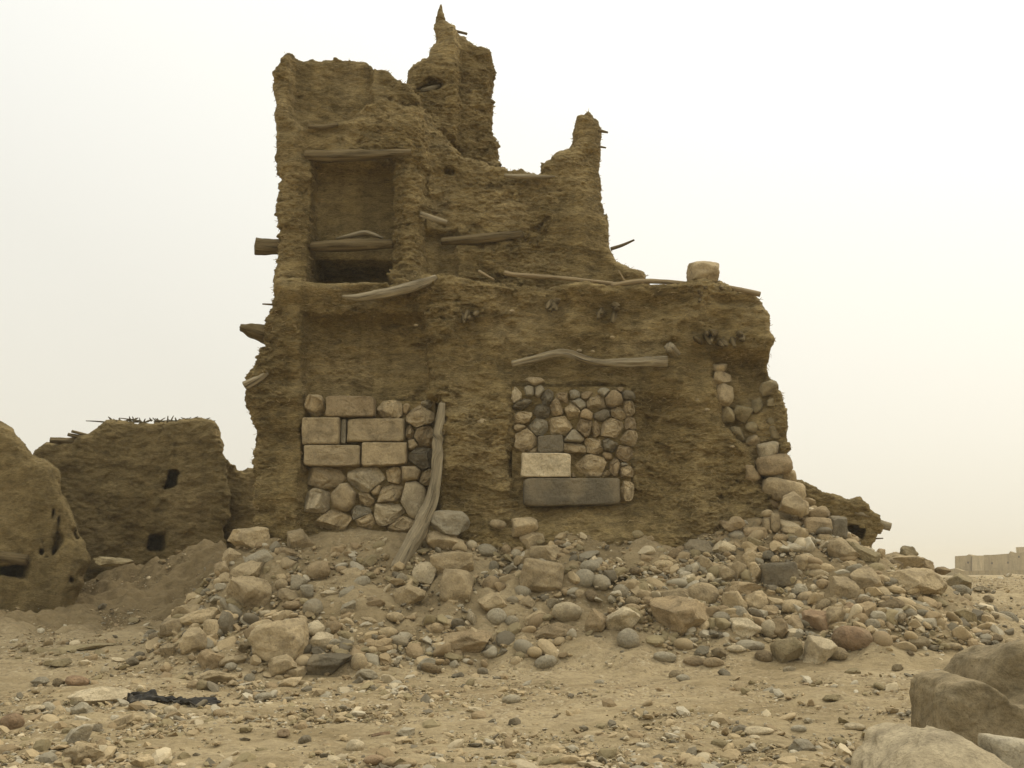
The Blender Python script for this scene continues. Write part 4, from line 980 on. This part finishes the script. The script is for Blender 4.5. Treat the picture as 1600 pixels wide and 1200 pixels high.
# ------------------------------------------------------------------ loose stones
# (cx, cy, w, h, rotation, kind, colour[, label])
ST = [
 (389,841,64,38,5,'ang','tan','flat-topped tan boulder crowning the rubble at the tower\'s left-hand corner'), (403,874,56,36,12,'ang','grey','dark grey wedge-shaped stone in the tower\'s left-hand corner pile'), (384,894,54,34,-6,'ang','tan'), (348,892,28,30,0,'ang','tan'), (362,872,28,32,0,'ang','tan'),
 (386,933,71,64,0,'ang','tan','big round pitted tan boulder at the left-hand corner of the rubble'), (470,844,42,36,0,'ang','tan','tan angular stone alone on the slope below the blocked doorway'), (447,863,38,15,8,'ang','brown'), (498,892,36,30,0,'cob','brown'),
 (467,910,25,24,0,'ang','grey'), (440,914,20,18,0,'cob','tan'), (451,930,38,23,-4,'ang','tan'), (480,924,22,21,0,'ang','grey'), (515,929,30,15,-6,'ang','pale'), (551,896,38,20,14,'ang','tan'), (565,911,28,20,-20,'cob','grey'),
 (489,950,31,29,0,'cob','grey'), (459,946,36,14,0,'cob','brown'), (439,964,27,21,20,'ang','tan'), (439,1003,84,64,-8,'blk','tan','largest squared tan block near the left-hand foot of the rubble'), (407,980,40,20,-16,'cob','tan'), (489,986,44,28,-18,'ang','pale'), (508,1005,46,32,10,'ang','pale','pale notched stone right of the largest squared tan block'),
 (521,983,26,26,0,'ang','brown'), (304,1003,41,43,0,'ang','tan','upright tan boulder at the far left-hand foot of the rubble'), (331,985,25,33,0,'blk','tan'), (354,974,27,40,-10,'ang','dark','dark grey upright stone between paler boulders at the left-hand pile'), (317,964,68,27,-6,'ang','tan'), (292,955,52,20,-14,'ang','tan'), (270,980,36,27,0,'blk','tan'),
 (328,1033,43,36,0,'ang','brown'), (364,1033,46,17,-12,'ang','tan'), (339,1058,62,21,-2,'ang','tan','long low tan slab flat on the ground left of the rubble foot'), (439,1042,50,36,-24,'ang','tan'), (445,1022,46,21,-22,'ang','brown'), (511,1039,76,39,-10,'ang','dark','long dark grey-brown boulder at the rubble\'s left-hand foot'), (561,1036,25,30,0,'cob','tan'),
 (461,1053,36,19,-8,'ang','tan'), (454,1068,36,18,-16,'ang','tan'), (320,1071,24,17,0,'ang','olive'), (302,1070,20,13,0,'ang','brown'), (387,1083,15,13,0,'ang','dark','tiny dark upright stone on the sand below the squared block'), (411,1088,27,12,-8,'cob','grey'), (592,1010,43,24,-4,'ang','brown'), (623,1002,30,19,12,'cob','grey'),
 (606,989,30,18,0,'cob','tan'), (618,964,28,15,6,'cob','tan'), (639,932,49,36,8,'ang','tan','knobbly tan boulder right below the foot of the leaning post'), (579,971,29,17,0,'ang','tan'), (582,941,33,18,-10,'ang','brown'), (682,982,22,18,0,'cob','brown'), (573,1055,36,18,6,'ang','grey'),
 (701,817,66,40,8,'ang','grey','large grey boulder right behind the leaning post'), (695,846,60,37,-4,'ang','tan','tan boulder stacked under the grey one beside the leaning post'), (707,880,67,36,-8,'blk','tan','oblong tan block in the middle of the stack beside the leaning post'), (714,916,50,52,6,'blk','tan','squarish tan block lowest in the stack beside the leaning post'), (662,896,36,38,20,'ang','pale','pale angular stone just right of the foot of the leaning post'), (629,907,24,24,0,'ang','grey'),
 (761,860,32,20,12,'cob','grey'), (737,852,18,16,0,'cob','pale'), (820,824,43,33,-10,'ang','tan','pointed tan stone under the left-hand end of the dark sill slab'), (778,819,26,14,6,'cob','tan'), (832,847,39,30,-8,'ang','tan'), (851,866,49,33,6,'ang','tan'), (847,902,68,52,10,'blk','tan','big pitted tan block leaning in the middle of the rubble slope'),
 (807,866,18,17,0,'cob','grey'), (791,860,16,18,0,'cob','brown'), (912,905,34,31,-10,'cob','grey'), (939,910,31,24,6,'cob','grey'), (922,885,31,20,0,'cob','grey'), (970,925,26,24,0,'cob','grey'), (905,929,18,16,0,'cob','tan'), (776,964,31,27,0,'cob','grey'), (800,971,22,18,0,'cob','grey'),
 (839,967,43,27,0,'ang','tan'), (886,957,46,32,4,'cob','pale','pale rounded boulder mid-slope below the big pitted block'), (864,986,72,27,0,'ang','brown','flat brown boulder half sunk below the pale rounded one'), (932,971,36,40,0,'ang','brown'), (973,971,56,43,-8,'ang','pale'), (982,999,36,33,20,'cob','grey','grey heart-shaped boulder left of the largest brown boulder'),
 (1067,967,104,66,8,'ang','brown','largest brown boulder of the rubble, wide and angular'), (1054,933,52,28,0,'ang','tan'), (1097,929,52,37,0,'cob','tan','round tan pitted boulder behind the largest brown boulder'), (729,1006,80,38,-6,'ang','brown','dark rust-brown broken slab lying alone on sand below the rubble'), (853,1035,34,21,-12,'cob','grey','smooth grey oval cobble alone on the sand below mid-slope'),
 (850,1017,25,14,0,'cob','tan'), (1039,1027,35,17,4,'cob','grey'), (754,1049,17,12,0,'cob','dark'), (715,1055,20,10,0,'ang','dark'), (817,924,26,20,10,'cob','grey'), (783,919,22,19,0,'ang','brown'), (767,913,28,26,-24,'cob','brown'), (770,942,48,30,8,'ang','tan'), (823,941,26,20,0,'ang','tan'), (801,939,19,15,0,'cob','grey'),
 (1067,1060,21,13,0,'cob','grey'), (1036,882,32,15,0,'cob','tan'), (1051,867,32,20,0,'ang','brown'), (1091,856,46,26,4,'ang','dark','dark-fronted flat slab high on the slope right of the window'), (1129,858,38,26,6,'ang','pale'), (1217,898,58,38,-4,'blk','dark','dark grey-brown oblong block high in the right-hand rubble'), (1165,922,80,25,4,'ang','brown'),  # flat slab right of the window: front shade put in as dark stone colour
 (1180,895,31,33,0,'ang','tan'), (1155,894,25,33,6,'ang','tan'), (1135,898,29,33,0,'ang','tan'), (1102,882,24,27,0,'ang','tan'), (1173,871,29,24,0,'ang','tan'), (1147,942,38,36,0,'ang','tan'), (1184,942,43,36,-12,'ang','tan'), (1154,959,26,24,0,'cob','grey'), (1126,966,27,20,0,'cob','grey'),
 (1165,982,47,31,6,'ang','pale','pale angular boulder right of the largest brown boulder'), (1202,983,25,29,-10,'cob','pale'), (1235,948,42,22,-6,'cob','tan'), (1201,955,31,18,-8,'cob','brown'), (1260,934,28,19,0,'cob','tan'), (1320,923,46,44,10,'ang','tan'), (1352,909,54,54,20,'ang','tan','tall tan angular boulder at the right-hand shoulder of the rubble'), (1316,862,54,40,26,'ang','tan'),
 (1346,866,62,30,30,'ang','olive','olive flat slab tilted below the broken wall stub'), (1256,880,32,29,0,'ang','tan'), (1247,858,50,18,4,'cob','white','long pale oval stone high in the rubble under the wall stub'), (1280,897,35,16,0,'cob','tan'), (1217,984,35,35,0,'ang','brown'), (1242,978,27,32,0,'ang','brown'), (1278,972,46,38,0,'ang','rust'), (1308,967,40,38,0,'ang','tan'),
 (1327,956,35,28,0,'ang','rust'), (1355,956,29,32,0,'ang','brown'), (1331,999,62,40,6,'cob','rust','smooth rust-red boulder at the right-hand foot of the rubble'), (1230,1018,46,44,0,'ang','olive','darker of two boulders touching on the sand below the rust-red one'), (1279,1018,58,49,0,'ang','pale','paler of two boulders touching on the sand below the rust-red one'), (1364,976,23,18,0,'cob','grey'), (1179,1010,31,15,0,'cob','grey'),
 (1150,1014,32,12,-4,'cob','pale'), (1085,1034,34,15,0,'cob','brown'), (1115,1036,32,17,0,'cob','brown'), (1300,942,20,17,0,'ang','tan'), (1329,946,24,18,0,'cob','grey'),
 (1240,788,46,40,0,'ang','tan','pale angular boulder at the foot of the tower\'s right-hand corner'), (1199,802,19,12,0,'cob','tan'), (1197,822,10,24,0,'blk','tan'), (1210,817,15,31,4,'blk','tan'), (1242,820,22,13,0,'cob','tan'), (1242,831,46,18,6,'ang','tan'), (1277,822,44,27,0,'blk','brown'), (1308,824,28,36,4,'blk','dark','dark upright block under the broken wall stub'), (1275,803,40,24,0,'ang','brown'),
 (1150,818,28,24,20,'ang','brown'), (1152,838,28,18,8,'cob','grey'), (1179,834,36,20,0,'blk','brown'), (1136,822,26,16,20,'ang','brown'), (1322,838,16,12,0,'blk','tan'), (1290,842,26,16,6,'ang','tan'), (1220,842,24,16,0,'cob','brown'),
 (1405,878,66,30,8,'ang','tan','tan boulder on the skyline right of the broken wall stub'), (1420,866,30,26,10,'ang','olive','dark pointed stone highest on the skyline right of the wall stub'), (1430,910,112,46,6,'ang','tan','huge low pale-tan boulder at the right-hand end of the rubble'), (1502,913,44,34,-4,'ang','olive','grey-olive block at the far right-hand end of the rubble'), (1446,884,38,22,14,'ang','brown'), (1474,892,26,13,10,'ang','brown'), (1375,865,17,16,0,'ang','brown'), (1535,921,27,11,6,'ang','white'),
 (156,1087,90,28,-2,'ang','pale','wide flat pale slab on the ground behind the black cloth'), (122,1150,48,30,-14,'ang','white','white-grey angular stone on the gravel below the black cloth'), (18,1130,38,29,0,'cob','rust','pinkish rounded stone at the left-hand frame edge'), (123,1180,64,36,0,'ang','tan','tan rough boulder at the bottom left-hand of the gravel'), (222,1192,36,24,0,'ang','tan'), (63,1065,28,14,-6,'ang','grey'), (120,1065,38,17,6,'cob','rust'), (129,1108,35,22,-6,'ang','grey'),
 (150,1138,22,15,8,'ang','dark'), (207,1034,22,16,0,'ang','dark'), (96,1036,34,14,0,'ang','olive'), (343,1115,21,13,8,'cob','brown'), (442,1147,19,14,-8,'ang','rust','orange-brown chip on the gravel right of the black cloth'), (91,1111,22,16,0,'ang','tan'), (54,1108,32,13,0,'ang','pale'), (189,1129,36,20,-10,'ang','tan'), (228,1100,32,12,0,'ang','pale'), (268,1110,22,15,0,'ang','pale'),
 (176,878,64,15,2,'ang','olive','long mud-brown stone lying in front of the low mud house'), (124,1013,100,11,-8,'ang','olive','long low ridge-like stone left of the rubble on open ground'), (634,1146,27,16,0,'ang','white'), (555,1167,28,21,0,'cob','pale'), (585,1188,31,16,-4,'cob','rust'), (624,1192,52,15,2,'cob','brown'), (745,1111,28,13,12,'ang','pale'), (804,1128,19,13,0,'ang','dark'), (799,1093,28,14,-4,'cob','grey'), (595,1149,28,10,-6,'ang','rust'),
 (1505,964,34,26,6,'ang','olive'), (1185,1143,46,16,-4,'cob','pale'), (1255,1167,42,23,0,'ang','grey'), (1301,1092,29,13,-6,'ang','olive'), (1336,1136,31,12,4,'cob','pale'), (1248,1139,23,12,0,'cob','grey'), (1581,1005,19,16,0,'cob','tan'), (1446,954,21,13,0,'cob','tan'), (1421,959,23,16,0,'cob','grey'), (1490,1010,26,11,0,'cob','tan'),
]
COLW = {'tan': 'tan', 'pale': 'pale', 'grey': 'grey', 'dark': 'dark', 'brown': 'brown', 'rust': 'reddish', 'white': 'whitish', 'olive': 'olive-brown'}
stones = []          # (object, px, py, w, colour, kind)
occ = []
def place_stone(px, py, w_, h_, ro, ki, co, seed, lab=None):
    foot = hit(px, py + h_ * 0.42)
    s0 = math.hypot(w_, h_)
    if foot is None:
        Y = 15.2
    else:
        Y = foot[1] + 0.25 * 0.5 * (w_ + h_) * foot[1] / F
    if py < 850 and 640 < px < 1250: Y = min(Y, 13.28)
    if px > 1255 and py < 850: Y = min(Y, 14.55)
    sub = 5 if w_ > 60 else (4 if w_ > 26 else 3)
    v, f = stone_at(px, py, w_, h_, ro, ki, None, Y, seed, None, sub)
    v, c = centred(None, v)
    o = link('boulder' if w_ > 38 else 'stone', mesh_np('boulder' if w_ > 38 else 'stone', v, f, M[co]))
    o.location = c
    occ.append((c[0], Y, 0.5 * w_ * Y / F))
    stones.append([o, px, py, w_, co, ki, lab])
    return o
for i, q in enumerate(ST):
    place_stone(*q[:7], 1000 + i, q[7] if len(q) > 7 else None)
# the balanced stone on the terrace
v, f = stone_at(1098, 427, 52, 34, 3, 'blk', None, 13.62, 77, 0.22, 4); v, c = centred(None, v)
o = link('stone', mesh_np('stone', v, f, M['tan'])); o.location = c
tag(o, 'squarish tan stone balanced on the terrace edge against the sky', 'stone')
v, f = stone_at(754, 661, 22, 13, 10, 'ang', None, 13.42, 72); part('embedded_stone', v, f, M['tan'])
for i, (px, py, w_) in enumerate(((905, 548, 9), (926, 549, 7), (1088, 625, 9), (650, 508, 7), (800, 486, 9), (957, 527, 8), (1105, 640, 8), (1144, 698, 8), (870, 850, 10))):
    v, f = stone_at(px, py, w_, w_ * 0.6, 0, 'cob', None, 13.50, 80 + i); part('embedded_stone', v, f, M['tan'])
# smaller loose stones scattered over the talus: one of each shape, copied with obj.copy()
protos = []
for k, (ki, co) in enumerate((('cob', 'grey'), ('cob', 'tan'), ('ang', 'tan'), ('ang', 'brown'), ('cob', 'brown'), ('ang', 'pale'), ('ang', 'tan'), ('ang', 'grey'))):
    for s in range(3):
        v, f = rock_unit(ki, 3000 + k * 10 + s, 3)
        protos.append((mesh_np('stone', v * np.array([1, 0.85, 0.66]), f, M[co]), co, ki))
r = np.random.default_rng(21); n_sc = 0; tries = 0
first = {}
while n_sc < 100 and tries < 60000:
    tries += 1
    x_ = r.uniform(-4.9, 7.2); y_ = r.uniform(10.6, 15.5)
    if -3.7 < x_ < 3.75 and y_ > 13.3: continue
    m_ = float(height0(x_, y_) - base_h(y_) - 0.012 * x_)
    if m_ < 0.02 and r.random() > 0.25: continue
    rad = float(np.clip(r.lognormal(-2.42, 0.30), 0.06, 0.18))
    if any((x_ - a) ** 2 + (y_ - b) ** 2 < (0.72 * (rad + c_)) ** 2 for a, b, c_ in occ): continue
    px, py = proj(x_, y_, float(height(x_, y_)) + rad * 0.3)
    if not (-20 < px < 1620): continue
    if 470 < px < 640 and 835 < py < 925 and r.random() < 0.7: continue
    if 900 < px < 1060 and 790 < py < 870: continue
    mi = int(r.integers(0, len(protos))); me_, co, ki = protos[mi]
    if mi in first: o = first[mi].copy(); COL.objects.link(o)
    else: o = first[mi] = link('stone', me_)
    o.name = 'stone'
    o.location = (x_, y_, float(height(x_, y_)) + rad * 0.32)
    o.scale = (rad * r.uniform(0.9, 1.25), rad * r.uniform(0.8, 1.1), rad * r.uniform(0.8, 1.15))
    o.rotation_euler = (r.normal(0, 0.25), r.normal(0, 0.25), r.uniform(0, 6.28))
    occ.append((x_, y_, rad)); n_sc += 1
    stones.append([o, float(px), float(py), rad * 2 * F / y_, co, ki, None])
# labels: what each stone looks like and which landmark it lies beside
LM = [('the leaning post', 640, 860), ('the blocked doorway', 560, 800), ('the dark sill slab', 890, 800), ('the largest squared tan block', 439, 1003), ('the rust-red boulder', 1331, 999), ('the largest brown boulder', 1067, 967),
      ('the rust-brown slab', 729, 1006), ('the black cloth', 270, 1092), ('the broken wall stub', 1320, 800), ('the round pitted boulder', 386, 933), ('the big pitted block', 847, 902), ('the huge low boulder', 1430, 910),
      ('the grey heart-shaped boulder', 982, 999), ('the dark oblong block', 1217, 898), ('the two touching boulders', 1255, 1018), ('the brown corner boulder', 1530, 1100)]
ORD = ['nearest', 'second nearest', 'third nearest', 'fourth nearest', 'fifth nearest', 'sixth nearest', 'seventh nearest', 'eighth nearest', 'ninth nearest', 'tenth nearest']
cls = {}
for s in stones:
    o, px, py, w_, co, ki, lab = s
    if lab:
        tag(o, lab, 'boulder' if w_ > 38 else 'stone', 'loose stones of the rubble'); continue
    j = min(range(len(LM)), key=lambda k: math.hypot(px - LM[k][1], (py - LM[k][2]) * 1.3))
    dx, dy = px - LM[j][1], (py - LM[j][2]) * 1.5
    rel = ('right of' if dx > 0 else 'left of') if abs(dx) > abs(dy) else ('below' if dy > 0 else 'above')
    siz = 'large' if w_ > 40 else ('medium-sized' if w_ > 27 else 'small')
    sh = {'cob': 'rounded cobble', 'ang': 'angular stone', 'blk': 'squared stone'}[ki]
    cls.setdefault((siz, COLW[co], sh, rel, LM[j][0]), []).append((math.hypot(dx, dy), o, w_))
for (siz, c_, sh, rel, lm), mem in cls.items():
    mem.sort(key=lambda q: q[0])
    for k, (dd, o, w_) in enumerate(mem):
        tail = '' if len(mem) == 1 else ', ' + ORD[min(k, 9)] + ' to it'
        tag(o, f'{siz} {c_} {sh} {rel} {lm}{tail}', 'boulder' if w_ > 38 else 'stone', 'loose stones of the rubble')

# ------------------------------------------------------------------ gravel: thousands of chips, one object of uncountable stuff
def gravel(name, n, seed, region, smin, smax, dens, label, sub=1):
    r = np.random.default_rng(seed); d, f = ICO[sub]
    xs_, ys_ = [], []
    got = 0
    while got < n:
        k = n * 3
        yy = region[2] + (region[3] - region[2]) * r.random(k) ** 1.25; xx = r.uniform(region[0], region[1], k)
        ok = (np.abs(xx) < 0.56 * yy + 0.6) & (r.random(k) < dens(xx, yy))
        xs_.append(xx[ok]); ys_.append(yy[ok]); got += int(ok.sum())
    xx = np.concatenate(xs_)[:n]; yy = np.concatenate(ys_)[:n]
    sz = np.clip(smin * (1 - r.random(n)) ** (-1 / 2.3), smin, smax)
    zz = height(xx, yy)
    P = np.empty((n, len(d), 3), np.float32)
    ang = r.uniform(0, 6.28, n); ca, sa = np.cos(ang), np.sin(ang)
    jit = 1 + r.uniform(-0.28, 0.28, (n, len(d)))
    base, flat = d[None] * jit[..., None], (0.25, 0.75)
    if sub > 1:                     # larger pieces take real stone shapes
        lib = np.stack([rock_unit('ang' if k % 3 else 'cob', 7000 + k, sub)[0] for k in range(24)])
        base, flat = lib[r.integers(0, 24, n)], (0.45, 0.9)
    L = base * np.stack([sz * r.uniform(0.8, 1.5, n), sz * r.uniform(0.7, 1.1, n), sz * r.uniform(*flat, n)], 1)[:, None, :]
    tl = r.normal(0, 0.25, (n, 2))
    L[..., 2] += L[..., 0] * tl[:, :1] + L[..., 1] * tl[:, 1:]
    P[..., 0] = xx[:, None] + L[..., 0] * ca[:, None] - L[..., 1] * sa[:, None]
    P[..., 1] = yy[:, None] + L[..., 0] * sa[:, None] + L[..., 1] * ca[:, None]
    P[..., 2] = (zz + sz * 0.18)[:, None] + L[..., 2]
    pal = np.array([RC['tan'], RC['tan'], RC['pale'], RC['grey'], RC['brown'], RC['brown'], RC['dark'], RC['olive'], RC['white'], RC['olive'], (0.37, 0.285, 0.16), (0.37, 0.285, 0.16)])
    tint = pal[r.integers(0, len(pal), n)] * r.uniform(0.8, 1.15, (n, 1))
    tint = np.concatenate([np.repeat(tint, len(d), 0), np.ones((n * len(d), 1))], 1)
    Fq = (f[None] + (np.arange(n) * len(d))[:, None, None]).reshape(-1, 3)
    o = link(name, mesh_np(name, P.reshape(-1, 3), Fq, M['gravel'], sub > 2, {'tint': ('FLOAT_COLOR', tint)}))
    tag(o, label, 'gravel', kind='stuff')
def dens_flat(x, y):
    a = fbm(x * 0.55 + 3, y * 0.9, 0 * x + 2, 3)
    sandy = np.exp(-(((y - (10.2 + 0.16 * x)) / 1.0) ** 2)) * smooth(-3, 1, x)
    return np.clip(0.50 + 0.75 * a + 0.35 * smooth(9.0, 7.5, y) - 0.75 * sandy, 0.04, 1)
def dens_heap(x, y):
    m_ = height0(x, y) - base_h(y) - 0.012 * x
    inside = (x > -3.7) & (x < 3.75) & (y > 13.4)
    px_, py_ = proj(x, y, height0(x, y))
    bare = np.maximum(boxm(px_, py_, 475, 640, 836, 925, 25), boxm(px_, py_, 890, 1060, 800, 872, 25))        # open slopes of washed-out mud under the two blocked openings
    return np.clip(smooth(0.02, 0.25, m_) * (0.42 + 0.8 * fbm(x * 0.9, y * 0.9, 0 * x + 5, 3)) * (1 - 0.75 * bare) * smooth(7.0, 4.4, x), 0, 1) * ~inside
gravel('gravel', 26000, 31, (-9, 10, 5.8, 20), 0.008, 0.075, dens_flat, 'mixed tan and grey gravel strewn over the open ground', 1)
gravel('gravel', 9500, 32, (-5, 7.5, 10.6, 16), 0.017, 0.105, dens_heap, 'small rubble filling the gaps between stones on the heap', 2)
gravel('gravel', 22000, 34, (-6, 6, 5.8, 10.5), 0.007, 0.045, dens_flat, 'fine pale gravel covering the nearest ground', 1)
gravel('gravel', 400, 35, (-5, 7.2, 10.8, 15.5), 0.055, 0.115, dens_heap, 'fist-sized broken stones packed between the larger rubble', 3)
gravel('gravel', 1500, 33, (-9, 10, 5.8, 13), 0.022, 0.07, dens_flat, 'flat fist-sized chips among the finer gravel', 2)

# ------------------------------------------------------------------ black cloth
n1_, n2_ = 110, 34
U, W_ = np.meshgrid(np.linspace(0, 1, n1_), np.linspace(-1, 1, n2_), indexing='ij')
p0, p1 = hit(201, 1096), hit(342, 1103)
half = 0.105 * (0.75 + 0.35 * np.sin(U * 9 + 1) + 0.25 * noise(U * 5, 0 * U, 0 * U)) * np.clip(np.minimum(U, 1 - U) * 12, 0.15, 1)
cx_ = p0[0] + (p1[0] - p0[0]) * U + 0.015 * noise(U * 14, W_ * 3, 0 * U)
cy_ = p0[1] + (p1[1] - p0[1]) * U + W_ * half * 1.7 + 0.05 * noise(U * 6, W_ * 2, 0 * U + 3)
fold = np.abs(np.sin(W_ * 4.4 + 2.6 * noise(U * 4, W_, 0 * U) + U * 5)) * 0.055 + 0.06 * np.clip(fbm(U * 9, W_ * 2.2, 0 * U + 7, 3), -0.3, 1) + 0.035 * (1 - W_ ** 2)
cz_ = height(cx_, cy_) + 0.012 + 0.62 * np.maximum(fold, 0.0) * np.clip(1.15 - np.abs(U - 0.3), 0.35, 1)
ii = np.arange(n1_ * n2_).reshape(n1_, n2_)
Qc = np.stack([ii[:-1, :-1], ii[1:, :-1], ii[1:, 1:], ii[:-1, 1:]], -1).reshape(-1, 4)
v, c = centred(None, np.stack([cx_.ravel(), cy_.ravel(), cz_.ravel()], 1))
o = link('black_cloth', mesh_np('black_cloth', v, Qc, M['cloth'])); o.location = c
sm = o.modifiers.new('thickness', 'SOLIDIFY'); sm.thickness = 0.006
tag(o, 'crumpled black cloth strip lying on the gravel at lower left', 'cloth')

# ------------------------------------------------------------------ dust haze
if HAZE > 0:
    bm = bmesh.new(); bmesh.ops.create_cube(bm, size=1.0)
    me = bpy.data.meshes.new('haze'); bm.to_mesh(me); bm.free()
    o = link('haze', me); o.scale = (1600, 900, 16); o.location = (0, 340, 5.5)
    m = bpy.data.materials.new('dust_haze'); m.use_nodes = True; t = m.node_tree; t.nodes.clear()
    oo = t.nodes.new('ShaderNodeOutputMaterial'); pv = t.nodes.new('ShaderNodeVolumePrincipled')
    pv.inputs['Density'].default_value = HAZE; pv.inputs['Color'].default_value = (0.93, 0.89, 0.78, 1)
    t.links.new(pv.outputs[0], oo.inputs['Volume'])
    me.materials.append(m)
    tag(o, 'pale dust haze hanging in the air over the whole plain', 'haze', kind='stuff')
